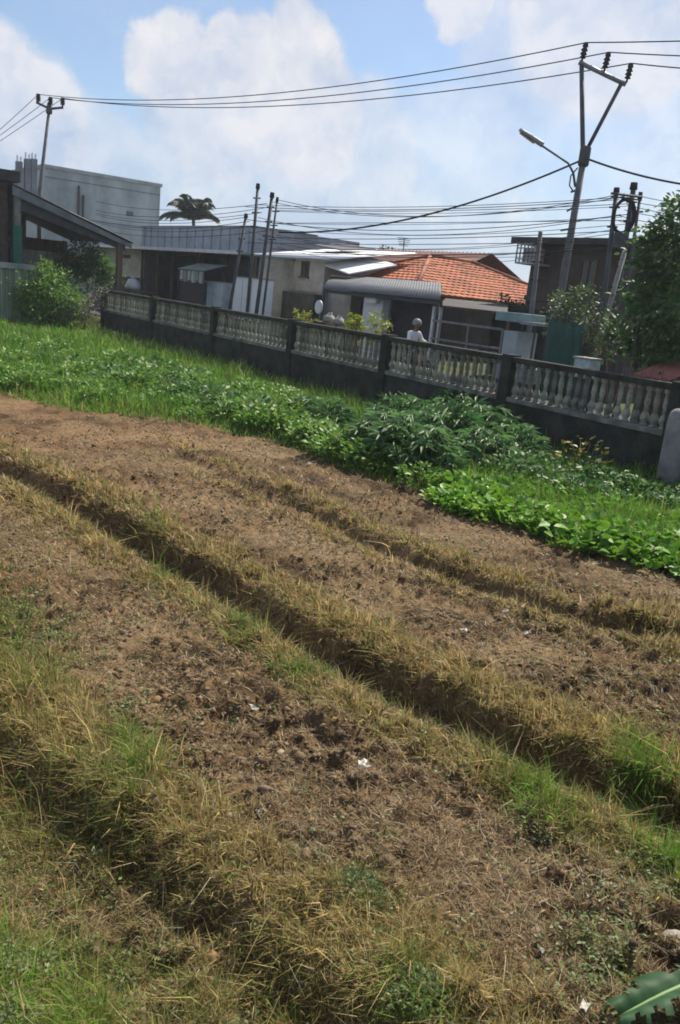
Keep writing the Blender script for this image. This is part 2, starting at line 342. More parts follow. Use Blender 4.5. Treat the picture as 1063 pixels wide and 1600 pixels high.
for a_, b_ in zip(ps[:-1], ps[1:]):
    n_ = 19
    for k in range(n_):
        inst('baluster', bal, wall, (a_+.13+(b_-a_-.26)*(k+.5)/n_, 0, zbal), (random.gauss(0, .012), random.gauss(0, .018), random.random()*6), (random.uniform(1.12, 1.3),)*2+(1,))
# pale concrete post against the wall
sP, zP = px_t(1066, 640, -.55)
post = empty('concrete_post', sp(sP, -.55, 0), SROT, 'pale grey round-topped concrete post standing in front of the balustrade wall', 'post')
MB().lathe([(.19, -.4), (.19, .5), (.19, zP*.85), (.18, zP*.92), (.15, zP*.97), (.10, zP), (.03, zP+.015)], 14).build('shaft', mat('pale_concrete', (.27, .26, .27), .95, .3, 3, .4), post, True)
MB().lathe([(.22, -.4), (.22, .06), (.19, .12)], 14).build('footing', mat('pale_concrete', (.42, .41, .42)), post, True)
# ------------------------------------------------------------------ buildings (street coordinates s, t, z)
class Bld:
    def __init__(b, name, s0, t0, label, cat, z0=ZR, group=None):
        b.o = (s0, t0, z0); b.root = empty(name, sp(s0, t0, z0), SROT, label, cat, group)
    def L(b, s, t, z): return (s-b.o[0], t-b.o[1], z-b.o[2])
    def box(b, name, m, s0, s1, t0, t1, z0, z1, parent=None, bevel=0.):
        q = MB(); a = b.L(min(s0, s1), min(t0, t1), min(z0, z1)); c = b.L(max(s0, s1), max(t0, t1), max(z0, z1)); q.box(a[0], c[0], a[1], c[1], a[2], c[2])
        return q.build(name, m, parent or b.root, bevel=bevel)
    def slab(b, name, m, pts, th, parent=None):
        return MB().slab([b.L(*p) for p in pts], th).build(name, m, parent or b.root)
    def tube(b, name, m, pts, r, seg=8, parent=None):
        return MB().tube([b.L(*p) for p in pts], r, seg).build(name, m, parent or b.root, True)
    def sheet(b, name, m, p00, p10, p11, p01, n, amp, th=.02, parent=None):
        """corrugated sheet: waves run from edge p00-p10 to edge p01-p11"""
        q = MB(); A, B_, C_, D_ = [Vector(b.L(*p)) for p in (p00, p10, p11, p01)]; up = (B_-A).cross(D_-A).normalized()
        if up.z < 0: up = -up
        N_ = n*4; vs = []
        for i in range(N_+1):
            k = i/N_; z = amp*sin(2*pi*n*k); a = A.lerp(B_, k); d = D_.lerp(C_, k)
            vs += [a+up*z, d+up*z, a+up*(z-th), d+up*(z-th)]
        fs = []
        for i in range(N_):
            j = 4*i; fs += [(j, j+4, j+5, j+1), (j+2, j+3, j+7, j+6), (j, j+2, j+6, j+4), (j+1, j+5, j+7, j+3)]
        fs += [(0, 1, 3, 2), (4*N_, 4*N_+2, 4*N_+3, 4*N_+1)]
        return q.add(vs, fs).build(name, m, parent or b.root, True)
def window(b, m_frame, m_glass, s0, s1, t, z0, z1, name='window'):
    f = .05; q = MB()
    for (a, c, d, e) in ((s0, s1, z0, z0+f), (s0, s1, z1-f, z1), (s0, s0+f, z0+f, z1-f), (s1-f, s1, z0+f, z1-f), ((s0+s1)/2-f/2, (s0+s1)/2+f/2, z0+f, z1-f)):
        l = b.L(a, t-.05, d); h = b.L(c, t+.03, e); q.box(l[0], h[0], l[1], h[1], l[2], h[2])
    w_ = q.build(name, m_frame, b.root)
    b.box('pane', m_glass, s0+f, s1-f, t-.012, t+.0, z0+f, z1-f, w_)
    b.box('sill', m_frame, s0-.06, s1+.06, t-.12, t+.02, z0-.07, z0-.002, w_)
    return w_
glass = lambda: mat('dark_glass', (.03, .035, .04), .12, .1, 1, 0, 0, spec=.6)
def S(x, t, y=440): return px_t(x, y, t)[0]
def Z(x, y, t): return px_t(x, y, t)[1]
# open shed at the far end of the wall (its gable side faces the field)
sA = -29.5
tA0, zA0 = px_s(14, 288, sA); tA1, zA1 = px_s(192, 378, sA)
shed = Bld('open_shed', sA, tA0, 'open shed under a dark sloping metal roof beside the bush and stub columns', 'shed', 0)
shed.sheet('roof', mat('dark_roof_metal', (.05, .055, .065), .5, .3, 3, 0, .2), (sA+.6, tA0, zA0), (sA-8, tA0, zA0), (sA-8, tA1+.3, zA1), (sA+.6, tA1+.3, zA1), 24, .03)
MB().hexa([shed.L(sA+.52, tA0, zA0-.42), shed.L(sA+.58, tA0, zA0-.42), shed.L(sA+.58, tA1+.2, zA1-.25), shed.L(sA+.52, tA1+.2, zA1-.25)],
          [shed.L(sA+.52, tA0, zA0-.06), shed.L(sA+.58, tA0, zA0-.06), shed.L(sA+.58, tA1+.2, zA1-.08), shed.L(sA+.52, tA1+.2, zA1-.08)]).build('fascia_board', mat('grey_fascia', (.17, .19, .21), .6, .3, 2), shed.root)
MB().hexa([shed.L(sA+.3, tA0+.3, zA0-.95), shed.L(sA+.34, tA0+.3, zA0-.95), shed.L(sA+.34, tA1, zA1-.40), shed.L(sA+.3, tA1, zA1-.40)],
          [shed.L(sA+.3, tA0+.3, zA0-.12), shed.L(sA+.34, tA0+.3, zA0-.12), shed.L(sA+.34, tA1, zA1-.12), shed.L(sA+.3, tA1, zA1-.12)]).build('gable_panel', mat('dark_roof_metal', (.07, .075, .085)), shed.root)
shed.box('back_wall', wood(), sA-8, sA-7.8, tA0, tA1, 0, zA1-.1)
shed.box('interior_shelf', mat('pale_goods', (.42, .42, .40), .8, .4, 3), sA-4, sA-3.5, tA0+1, tA0+3.6, .0, 3.1)
for k, tt in enumerate((tA0+.25, tA1-.25)):
    for ss in (sA+.3, sA-7.5): shed.box('post', mat('grey_post', (.22, .22, .22), .8, .3, 4) if k == 0 else wood(), ss-.12, ss+.12, tt-.12, tt+.12, 0, (zA0-.45 if k == 0 else zA1-.1))
shed.box('green_cladding', mat('green_paint', (.01, .13, .09), .6, .25, 2), sA+.16, sA+.46, tA0+.08, tA0+.42, 0, Z(18, 352, px_s(18, 352, sA)[0]))
# brick store at the frame's edge
tB1, zB1 = px_s(22, 268, sA); 
store = Bld('brick_store', sA, tB1-5, 'dark brown flat-roofed store joined to the open shed', 'building', 0)
store.box('wall', mat('dark_brick_wall', (.09, .065, .06), .9, .35, 5, .4), sA-6, sA, tB1-5, tB1-.25, 0, zB1-.45)
store.box('roof', mat('dark_slab', (.06, .055, .06), .9, .3, 2), sA-6.4, sA+.4, tB1-5.4, tB1+.15, zB1-.42, zB1)
window(store, wood(), glass(), sA-3, sA-2, tB1-5, 1.6, 2.7)
for q in range(2):
    tt = tB1-1.1-1.6*q; MB().box(.0, .05, tt-.4-(tB1-5), tt+.4-(tB1-5), 1.5, 2.6).build('window', glass(), store.root)
# unfinished column stubs
for k, (x, ya, yb) in enumerate(((30, 247, 296), (43, 243, 298), (53, 243, 297))):
    t_, za = px_s(x, ya, sA-6); _, zb = px_s(x, yb, sA-6)
    c = empty('column_stub', sp(sA-6, t_, zb-.3), SROT, 'bare concrete column stub with rusty bars rising behind the shed roof', 'column', 'unfinished columns behind the shed roof')
    MB().box(-.14, .14, -.14, .14, 0, za-zb+.15).build('shaft', conc(), c, bevel=.01)
    for dx, dy in ((-.08, -.08), (.08, -.08), (.08, .08), (-.08, .08)): MB().tube([(dx, dy, za-zb+.1), (dx, dy, za-zb+.35+.1*random.random())], .012, 5).build('reinforcing_bar', mat('rust', (.12, .06, .035)), c)
tu = px_s(45, 290, sA-6)
up_f = Bld('rooftop_room', sA-6, tB1-3, 'unfinished upper storey behind the brick store roof', 'building', 0)
up_f.box('wall', mat('rough_block', (.20, .19, .18), .95, .35, 3, .4), sA-11, sA-6.3, tB1-3, tB1+2.2, 0, px_s(45, 296, sA-6)[1])
# big grey block
sB = -52.5; tb0, zb0 = px_s(70, 252, sB); tb1, zb1 = px_s(251, 296, sB)
blk = Bld('concrete_block_building', sB, tb0, 'tall windowless grey concrete building behind the open shed', 'building')
zb = (zb0+zb1)/2
gw = mat('weathered_render', (.46, .50, .50), .95, .28, .45, .2, stretch=(1, 1, .6))
blk.box('wall', gw, sB-14, sB, tb0, tb1, ZR, zb-.12)
blk.box('parapet', mat('parapet_concrete', (.42, .44, .45), .9, .25, .8), sB-14.1, sB+.1, tb0-.1, tb1+.1, zb-.12, zb+.1)
for x, y0, y1 in ((122, 290, 330), (129, 305, 335)):
    t_, z0 = px_s(x, y1, sB); _, z1 = px_s(x, y0, sB); blk.tube('rain_pipe', metal_dark(), [(sB+.12, t_, z0-1), (sB+.12, t_, z1)], .07)
t_, z_ = px_s(203, 334, sB); blk.box('vent_opening', mat('vent_grey', (.16, .17, .18)), sB-.0, sB+.03, t_-.25, t_+.25, z_-.15, z_+.15)
for q in range(3):
    z_ = 2.9+q*2.4; MB().box(.0, .02, .0, tb1-tb0, z_-.03, z_+.03).build('floor_joint', mat('joint', (.2, .22, .23)), blk.root)
# lower grey building with ribbed cladding
tC = 10; s0, s1 = S(222, tC, 355), S(398, tC, 360); zc = (Z(228, 351, tC)+Z(395, 359, tC))/2
low = Bld('ribbed_metal_building', s0, tC, 'low blue-grey building with ribbed upper wall behind the kiosk row', 'building')
low.box('wall', mat('bluegrey_wall', (.33, .37, .42), .8, .2, 1), s0, s1, tC, tC+7, ZR, zc)
for k in range(14):
    ss = s0+(s1-s0)*(k+.5)/14; low.box('rib', mat('bluegrey_rib', (.29, .33, .38), .8, .2, 1), ss-.05, ss+.05, tC-.05, tC-.001, ZR+2.5, zc-.05)
low.box('roof', mat('pale_slab', (.25, .27, .30), .9, .3, 1), s0-.1, s1+.1, tC-.1, tC+4, zc, zc+.06)
# kiosk row
tD = 6; s0, s1 = S(150, tD, 395), S(398, tD, 410); zd = (Z(150, 380, tD)+Z(398, 402, tD))/2
ki = Bld('kiosk_row', s0, tD, 'long low kiosk row under a thin white roof edge with dark open bays', 'kiosk')
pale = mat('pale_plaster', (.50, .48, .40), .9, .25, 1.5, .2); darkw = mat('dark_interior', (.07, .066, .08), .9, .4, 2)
ki.box('roof', mat('kiosk_roof', (.25, .26, .27), .6, .2, 2, 0, .2), s0-.3, s1+.2, tD-.9, tD+3.6, zd-.10, zd-.02)
ki.box('fascia', white(), s0-.3, s1+.2, tD-.95, tD-.902, zd-.12, zd+.03)
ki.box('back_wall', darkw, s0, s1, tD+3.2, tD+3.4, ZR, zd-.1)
sa = S(178, tD); sb_ = S(221, tD); sc_ = S(312, tD)
ki.box('end_wall', pale, s0, sb_, tD-.02, tD+.14, Z(200, 432, tD), zd-.10)
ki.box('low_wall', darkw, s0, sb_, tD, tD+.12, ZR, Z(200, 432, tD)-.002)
ki.box('vent_slot', darkw, sa+1.2, sa+2.6, tD-.03, tD-.021, zd-.62, zd-.42)
for x in (221, 245, 268, 310, 356, 397):
    ss = S(x, tD); ki.box('post', wood(), ss-.05, ss+.05, tD-.05, tD+.05, ZR, zd-.10)
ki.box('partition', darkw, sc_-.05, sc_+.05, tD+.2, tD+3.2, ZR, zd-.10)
ki.box('shutter', mat('grey_shutter', (.10, .10, .115), .7, .3, 2), sc_+.1, s1, tD+.9, tD+.95, ZR+1.7, zd-.12)
ki.box('side_wall', pale, s1-.1, s1+.1, tD+.3, tD+3.2, ZR, zd-.10)
# stall counter, cabinets and goods in the kiosk
def cabinet(name, label, cat, x0, x1, y0, y1, t, dep, m, shelves=0, group=None, legs=True):
    s0, s1 = S(x0, t, y1), S(x1, t, y1); z1, z0 = Z((x0+x1)/2, y0, t), max(ZR+.02, Z((x0+x1)/2, y1, t))
    b = Bld(name, s0, t, label, cat, ZR, group); zl = max(z0, ZR+.1)
    b.box('body', m, s0, s1, t, t+dep, zl, z1, bevel=.015)
    b.box('top', mat('grey_top', (.3, .3, .3)), s0-.03, s1+.03, t-.03, t+dep+.03, z1, z1+.04)
    for k in range(shelves):
        ss = s0+(s1-s0)*(k+1)/(shelves+1); b.box('door_seam', mat('seam', (.12, .12, .12)), ss-.012, ss+.012, t-.006, t-.001, zl+.05, z1-.05)
    for ss in (s0+.08, s1-.08):
        for tt in (t+.08, t+dep-.08): b.box('leg', metal_dark(), ss-.035, ss+.035, tt-.035, tt+.035, ZR, zl)
    return b
cabinet('display_freezer', 'pale blue-white chest cabinet at the open kiosk bay', 'cabinet', 316, 345, 440, 492, 4.9, .7, mat('bluish_white', (.50, .56, .60), .5, .2, 3), 1)
cabinet('white_cupboard', 'bright white upright cupboard beside the thin steel poles', 'cupboard', 362, 404, 434, 500, 4.9, .6, mat('clean_white', (.85, .86, .87), .5, .06, 3), 2)
cabinet('food_stall', 'small stall with a green awning inside the dark kiosk bay', 'stall', 280, 316, 440, 480, 4.7, .8, mat('stall_dark', (.08, .07, .07)), 0)
b = Bld('stall_awning', S(276, 4.3), 4.3, 'grey-green cloth awning with white goods hung under it at the kiosk', 'awning'); z0 = Z(295, 412, 4.3)
b.slab('cloth', mat('awning_cloth', (.20, .25, .22), .9, .3, 3), [(S(276, 4.3), 4.3, z0-.25), (S(318, 4.3), 4.3, z0-.25), (S(318, 4.3), 5.4, z0+.1), (S(276, 4.3), 5.4, z0+.1)], .03)
for x in (277, 317): b.tube('pole', metal_dark(), [(S(x, 4.3), 4.35, ZR), (S(x, 4.3), 4.35, z0-.26)], .025)
for k in range(6): b.box('hanging_packet', mat('packet%d' % (k % 3), [(.6, .6, .58), (.30, .36, .33), (.55, .5, .5)][k % 3], .6), S(279+6*k, 4.3), S(283+6*k, 4.3), 4.36, 4.44, z0-.72-.1*(k % 2), z0-.30)
def blob(name, label, cat, x, y, rpx, t, m, group=None, squash=.9, base=None):
    s_, z_ = px_t(x, y, t); P = sp(s_, t, z_); r_ = rpx*np.linalg.norm(P-CAM)/FPX
    prof = [(.7, -1), (1.05, -.8), (1.1, -.35), (.85, .15), (.55, .45), (.18, .6), (.3, .85)]
    q = MB().lathe([(a*r_, (z+1)*r_*squash) for a, z in prof], 12)
    q.v = [(a+random.uniform(-.2, .2)*r_, b_+random.uniform(-.2, .2)*r_, c+random.uniform(-.07, .07)*r_) for a, b_, c in q.v]
    o = q.build(name, m, None, True); o.location = tuple(P-np.array([0, 0, r_*squash])); tag(o, label, cat, group); return o
sk = blob('white_sack', 'white tied sack on a ledge at the kiosk end wall', 'sack', 209, 442, 11, 4.6, white())
lg = Bld('plank_shelf', S(186, 4.4), 4.4, 'rough plank shelf carrying the white sack at the kiosk', 'shelf'); zl = sk.location.z+.02
lg.box('board', wood(), S(184, 4.4), S(228, 4.4), 4.3, 5.0, zl-.06, zl)
for x in (187, 225):
    for tt in (4.38, 4.9): lg.box('leg', wood(), S(x, 4.4)-.04, S(x, 4.4)+.04, tt-.04, tt+.04, ZR, zl-.06)
# beige house with bright white metal roof
tE = 8; s0, s1 = S(398, tE, 420), S(508, tE, 420); ze = Z(450, 402, tE); zr = Z(450, 387, tE+4)
he = Bld('beige_house', s0, tE, 'beige house under a glaring white metal roof beside the steel poles', 'house')
beige = mat('beige_plaster', (.46, .43, .38), .9, .25, 1.2, .2)
he.box('wall', beige, s0, s1, tE, tE+4, ZR, ze-.05)
he.sheet('roof', mat('white_roof_metal', (.82, .83, .85), .45, .05, 2), (s0-.3, tE-.5, ze), (s1+.9, tE-.5, ze), (s1+.9, tE+4.3, zr), (s0-.3, tE+4.3, zr), 30, .02)
he.box('band', mat('beige_band', (.42, .39, .34), .9, .2, 2), s0, s1+.05, tE-.06, tE-.001, Z(450, 452, tE), Z(450, 436, tE))
window(he, wood(), glass(), S(470, tE), S(482, tE), tE, Z(475, 432, tE), Z(475, 408, tE))
window(he, wood(), glass(), S(424, tE), S(440, tE), tE, Z(430, 432, tE), Z(430, 410, tE))
he.box('plinth', mat('dark_plinth', (.07, .07, .06), .9, .4, 2), s0-.02, s1+.1, tE-.5, tE-.061, ZR, Z(450, 455, tE))
he.slab('canopy', mat('grey_canopy', (.12, .12, .14)), [(S(452, 9), 10, Z(455, 380, 10)), (S(500, 9), 10, Z(495, 388, 10)), (S(500, 9), 12, Z(495, 386, 12)), (S(452, 9), 12, Z(455, 378, 12))], .06)
# white lean-to roof between the houses
le = Bld('lean_to', S(500, 8.2), 8.2, 'white sloping lean-to roof wedged between beige house and red roof', 'shed')
sl0, sl1 = S(508, 8.2, 410), S(552, 8.2, 425); zz0, zz1 = Z(508, 402, 9.5), Z(552, 424, 8.2)
le.slab('roof', white(), [(sl0, 8.0, zz0-.35), (sl1, 8.0, zz1-.1), (sl1, 10.5, zz1+.5), (sl0, 10.5, zz0+.2)], .05)
le.box('wall', beige, sl0, sl1-.1, 8.3, 10.3, ZR, zz1-.2)
# dark maroon roof behind
mr_ = Bld('maroon_roof_house', S(535, 16), 16, 'house with a dark maroon tiled roof behind the red-roofed house', 'house')
a0, a1 = S(532, 16, 400), S(612, 16, 410); zq = Z(545, 388, 19); ze2 = Z(560, 425, 16)
mr_.box('wall', beige, a0+.3, a1+4, 16.3, 22, ZR, ze2-.1)
mr_.sheet('roof', mat('maroon_tile', (.12, .05, .045), .85, .3, 4, .3), (a0-.4, 15.7, ze2), (a1+4.4, 15.7, ze2), (a1+4.4, 19, zq), (a0-.4, 19, zq), 30, .03)
mr_.sheet('rear_roof', mat('maroon_tile', (.12, .05, .045)), (a0-.4, 22.4, ze2), (a1+4.4, 22.4, ze2), (a1+4.4, 19.02, zq-.01), (a0-.4, 19.02, zq-.01), 30, .03)
# red tiled hip roof house
tF = 9; sK = S(648, tF, 455); zE = 2.95; zRg = 4.62; hs = 4.2; tEnd = 20
red = Bld('red_roof_house', sK, tF, 'house under a bright orange-red tiled hip roof', 'house')
tile = mat('orange_tile', (.46, .16, .08), .9, .4, 1.7, .5, bscale=40, col2=(.17, .07, .045))
ra, rz = (sK-hs, tF+hs, zRg), (sK-hs, tEnd-hs, zRg)
def tiles_plane(nm, p0, p1, q1, q0, n):   # eave p0-p1, ridge q0-q1, stepped tile courses
    q = MB(); p0, p1, q0, q1 = [Vector(red.L(*p)) for p in (p0, p1, q0, q1)]; rows = 14
    up = (p1-p0).cross(q0-p0 if (q0-p0).length > .1 else q1-p0).normalized(); up = up if up.z > 0 else -up
    for r_ in range(rows):
        k0, k1 = r_/rows, (r_+1)/rows; a, b2, c, d = p0.lerp(q0, k0), p1.lerp(q1, k0), p1.lerp(q1, k1), p0.lerp(q0, k1)
        N_ = max(4, int(n*(b2-a).length)); vs = []
        for i in range(N_+1):
            k = i/N_; w_ = .022*(i % 2); vs += [a.lerp(b2, k)+up*(.045+w_), d.lerp(c, k)+up*(.01+w_), a.lerp(b2, k)-up*.03]
        q.add(vs, [f for i in range(N_) for f in ((3*i, 3*i+3, 3*i+4, 3*i+1), (3*i+2, 3*i+5, 3*i+3, 3*i))])
    return q.build(nm, tile, red.root)
tiles_plane('tile_slope', (sK-2*hs, tF, zE), (sK, tF, zE), ra, ra, 6)
tiles_plane('tile_slope', (sK, tF, zE), (sK, tEnd, zE), rz, ra, 6)
tiles_plane('tile_slope', (sK-2*hs, tEnd, zE), (sK-2*hs, tF, zE), ra, rz, 3)
tiles_plane('tile_slope', (sK, tEnd, zE), (sK-2*hs, tEnd, zE), rz, rz, 3)
ridge = mat('ridge_tile', (.30, .12, .075), .85, .3, 5)
for e in (((sK, tF, zE+.06), (ra[0], ra[1], ra[2]+.06)), ((sK-2*hs, tF, zE+.06), (ra[0], ra[1], ra[2]+.06)), ((ra[0], ra[1], ra[2]+.07), (rz[0], rz[1], rz[2]+.07)), ((sK, tEnd, zE+.06), (rz[0], rz[1], rz[2]+.06))):
    red.tube('ridge_cap', ridge, e, .09, 8)
red.box('wall', mat('brown_wall', (.10, .075, .065), .9, .3, 2, .2), sK-2*hs+.5, sK-.5, tF+.5, tEnd-.5, ZR, zE+.1)
red.box('soffit', wood(), sK-2*hs+.05, sK-.05, tF+.05, tEnd-.05, zE-.07, zE-.03)
for k in range(3):
    t_ = tF+2+3*k; q = MB().box(-.49, -.43, t_-tF, t_-tF+1.2, 1.0, 2.1).build('window', glass(), red.root)
# porch in front of it
tP0, tP1 = 5.6, 8.9; p0, p1 = S(503, tP0, 455), S(688, tP0, 470); zf = (Z(510, 449, tP0)+Z(688, 470, tP0))/2; zk = Z(680, 441, tP1)
po = Bld('porch', p0, tP0, 'shop porch with a grey metal roof before the red-roofed house', 'porch')
po.sheet('roof', mat('grey_roof_metal', (.10, .105, .115), .55, .25, 1.5, 0, .2), (p0, tP0, zf), (p1, tP0, zf), (S(690, tP1, 441), tP1, zk), (S(520, tP1, 430), tP1, zk), 46, .006)
po.box('eave_beam', metal_dark(), p0, p1, tP0+.05, tP0+.12, zf-.17, zf-.04)
for x in (505, 612, 686): po.tube('post', metal_dark(), [(S(x, tP0), tP0+.1, ZR), (S(x, tP0), tP0+.1, zf-.05)], .05)
po.box('shop_back', darkw, S(520, tP1), S(690, tP1), tP1-.05, tP1+.05, ZR, zk-.1)
po.box('shop_panel', mat('plum_panel', (.06, .05, .06), .8, .3, 2), S(612, 6.6), S(684, 6.6), 6.6, 6.66, ZR, zf-.1)
po.box('white_pillar', white(), S(572, 6), S(602, 6), 6, 6.4, ZR, Z(585, 466, 6))
po.box('lamp_box', white(), S(575, 5.8), S(592, 5.8), 5.75, 5.85, zf-.35, zf-.18)
# column pair and side awning to the right of the porch
an = Bld('side_awning', S(690, 5.8), 5.8, 'low dark awning on pale posts beside the porch', 'awning')
zaw = Z(740, 490, 5.8); q0, q1 = S(690, 5.8), S(800, 5.8)
an.slab('roof', mat('dark_awning', (.06, .055, .055), .8, .3, 2), [(q0, 5.8, Z(700, 478, 5.8)), (q1, 5.8, Z(700, 478, 5.8)), (S(800, 8.5), 8.5, Z(700, 478, 5.8)+.25), (S(700, 8.5), 8.5, Z(700, 478, 5.8)+.25)], .06)
for x in (683, 693): an.box('pale_post', white(), S(x, 5.9)-.05, S(x, 5.9)+.05, 5.9, 6.0, ZR, Z(700, 478, 5.8)-.06)
an.box('end_post', wood(), q1-.1, q1-.02, 5.9, 6.0, ZR, Z(700, 478, 5.8)-.06)
an.box('rail', mat('grey_rail', (.22, .22, .22)), q0, q1, 5.62, 5.68, Z(740, 508, 5.65)-.05, Z(740, 508, 5.65)+.02)
an.box('rail', mat('grey_rail', (.22, .22, .22)), q0, q1, 5.62, 5.68, Z(740, 538, 5.65)-.04, Z(740, 538, 5.65)+.02)
for x in (696, 742, 797): an.box('rail_post', mat('grey_rail', (.22, .22, .22)), S(x, 5.65)-.03, S(x, 5.65)+.03, 5.635, 5.665, ZR, Z(740, 508, 5.65))
an.box('back_panel', mat('green_dark_panel', (.035, .045, .04), .9, .4, 2), q0, q1, 8.4, 8.5, ZR, Z(700, 478, 5.8)+.2)
tb = Bld('goods_table', S(752, 6.4), 6.4, 'low table of pale boxes under the dark side awning', 'table')
tb.box('top', wood(), S(735, 6.4), S(795, 6.4), 6.4, 7.2, ZR+.62, ZR+.66)
for x in (737, 793):
    for tt in (6.45, 7.12): tb.box('leg', wood(), S(x, 6.4)-.03, S(x, 6.4)+.03, tt, tt+.06, ZR, ZR+.62)
for k in range(7):
    ss = S(740+7.5*k, 6.5); h_ = .16+.12*random.random()
    q = MB().box(-.09, .09, -.12, .12, 0, h_); q.box(-.092, .092, -.02, .02, .002, h_+.002)
    o = q.build('carton', mat('carton%d' % (k % 3), [(.55, .53, .5), (.35, .25, .2), (.42, .44, .48)][k % 3]), None, bevel=.006); o.location = sp(ss, 6.75, ZR+.662); o.rotation_euler = (0, 0, SROT+random.uniform(-.3, .3)); tag(o, 'small pale carton standing on the low goods table', 'box', 'cartons on the goods table')
# dark two-storey house
tG = 10; g0, g1 = S(832, tG, 400), S(1010, tG, 400); zg = (Z(830, 370, tG)+Z(960, 380, tG))/2
dk = Bld('dark_brown_house', g0, tG, 'dark brown two-storey flat-roofed house behind the lamp pole', 'house')
dkw = mat('dark_brown_wall', (.11, .085, .08), .9, .35, 1.0, .3)
dk.box('wall', dkw, g0, g1, tG, tG+8, ZR, zg-.2)
dk.box('roof', mat('dark_slab', (.06, .055, .06)), g0-.45, g1+.3, tG-.7, tG+8.3, zg-.2, zg)
dk.box('floor_band', mat('brown_band', (.10, .08, .075)), g0-.04, g1, tG-.06, tG-.001, Z(900, 470, tG)-.12, Z(900, 470, tG)+.05)
fr = wood()
for x0, x1 in ((905, 930),):
    window(dk, fr, glass(), S(x0, tG), S(x1, tG), tG, Z(900, 450, tG), Z(900, 405, tG))
dk.box('shutter', mat('brown_shutter', (.06, .045, .04), .8, .3, 3), S(835, tG), S(935, tG), tG-.04, tG-.001, ZR, ZR+2.1)
ac = Bld('balcony_cage', S(803, tG-.9), tG-.9, 'pale openwork balcony cage under the roof corner of the dark brown house', 'balcony', Z(815, 412, tG-.9))
c0, c1 = S(800, tG-.9), S(829, tG-.9); k0, k1 = Z(815, 412, tG-.9), Z(815, 379, tG-.9)
pw = mat('pale_cage', (.50, .50, .50), .7, .3, 4)
ac.box('floor', pw, c0, g0+.9, tG-.9, tG-.0, k0, k0+.06); ac.box('top_rail', pw, c0, c1, tG-.92, tG-.86, k1-.05, k1)
ac.box('side_rail', pw, c0, c0+.05, tG-.858, tG, k1-.05, k1)
for k in range(6): ac.box('bar', pw, c0+(c1-c0-.04)*k/5, c0+(c1-c0-.04)*k/5+.04, tG-.91, tG-.87, k0+.06, k1-.05)
for k in range(3): ac.box('cross_bar', pw, c0, c1, tG-.868, tG-.84, k0+(k1-k0)*(k+1)/4-.02, k0+(k1-k0)*(k+1)/4+.02)
ac.box('air_unit', mat('unit_grey', (.35, .35, .36)), c0+.15, c1-.1, tG-.7, tG-.3, k0+.06, k0+.55)
# small stalls near the right end
ct = Bld('food_cart', S(790, 4.6), 4.6, 'food cart with a pale teal canopy and glass case behind the wall', 'cart')
zc0 = Z(818, 505, 4.6); zc1 = Z(818, 490, 4.6)
ct.box('canopy', mat('teal_canopy', (.22, .33, .34), .7, .2, 2), S(786, 4.6), S(824, 4.6), 4.5, 5.6, zc0, zc1, bevel=.02)
ct.box('side_canopy', mat('grey_canopy2', (.28, .29, .30)), S(826, 4.6), S(853, 4.6), 4.5, 5.6, zc0-.03, zc0+.05)
ct.box('case', mat('pale_case', (.33, .38, .40), .3, .15, 2), S(800, 4.6), S(822, 4.6), 4.6, 5.4, ZR+.75, zc0-.25)
ct.box('counter', mat('cart_body', (.24, .26, .28)), S(796, 4.6), S(850, 4.6), 4.58, 5.42, ZR+.35, ZR+.748)
for x in (799, 847):
    for tt in (4.62, 5.3): ct.box('post', metal_dark(), S(x, 4.6)-.02, S(x, 4.6)+.02, tt, tt+.04, ZR, zc0)
for tt in (4.7, 5.3): MB().tube([(S(815, 4.6)-ct.o[0]+.3, tt-4.6-.03, .22), (S(815, 4.6)-ct.o[0]+.3, tt-4.6+.03, .22)], .22, 16).build('wheel', metal_dark(), ct.root)
for i, x in enumerate((832, 843)):
    ct.box('basket', white() if i else mat('tin', (.5, .5, .5)), S(x-4, 4.6), S(x+4, 4.6), 4.65, 4.9, ZR+.75, ZR+.98)
tp = Bld('green_tarpaulin', S(868, 3.6), 3.6, 'deep green tarpaulin screen hung on poles behind the wall', 'tarpaulin')
g_0, g_1 = S(866, 3.6), S(922, 3.6); zt0, zt1 = ZR+.15, Z(895, 500, 3.6)
q = MB(); N_ = 28; vs = []; fs = []
for i in range(N_+1):
    k = i/N_; x_ = (g_1-g_0)*k
    for j in range(6): z_ = zt0-ZR+(zt1-zt0)*j/5-(.10*sin(pi*((k*3) % 1)) if j == 5 else 0); vs.append((x_, .06*sin(k*25+j*.4)*(1-j/6), z_))
fs = [(i*6+j, (i+1)*6+j, (i+1)*6+j+1, i*6+j+1) for i in range(N_) for j in range(5)]
o = q.add(vs, fs).build('sheet', mat('green_tarp', (.010, .075, .055), .5, .3, 2), tp.root, True); o.modifiers.new('solid', 'SOLIDIFY').thickness = .01
for ss in (g_0, (g_0+g_1)/2, g_1): tp.tube('pole', metal_dark(), [(ss, 3.68, ZR), (ss, 3.68, zt1+.1)], .03)
bx_ = cabinet('white_box', 'pale box standing beside the green tarpaulin', 'box', 893, 918, 560, 590, 3.0, .4, mat('pale_blue_box', (.5, .58, .6)), 0)
pk = Bld('pink_kiosk', S(1022, 2.2), 2.2, 'low pinkish-red roofed booth under the big tree', 'booth')
zpk = Z(1050, 562, 2.2); k0, k1 = S(1042, 2.2), S(1100, 2.2)
pk.slab('roof', mat('pink_roof', (.36, .13, .11), .7, .2, 2), [(k0, 1.7, zpk-.35), (k1, 1.7, zpk-.35), (k1, 2.9, zpk), (k0, 2.9, zpk)], .04)
pk.box('wall', mat('pink_wall', (.13, .085, .075), .9, .2, 2), k0+.1, k1-.1, 2.0, 2.8, ZR, zpk-.34)
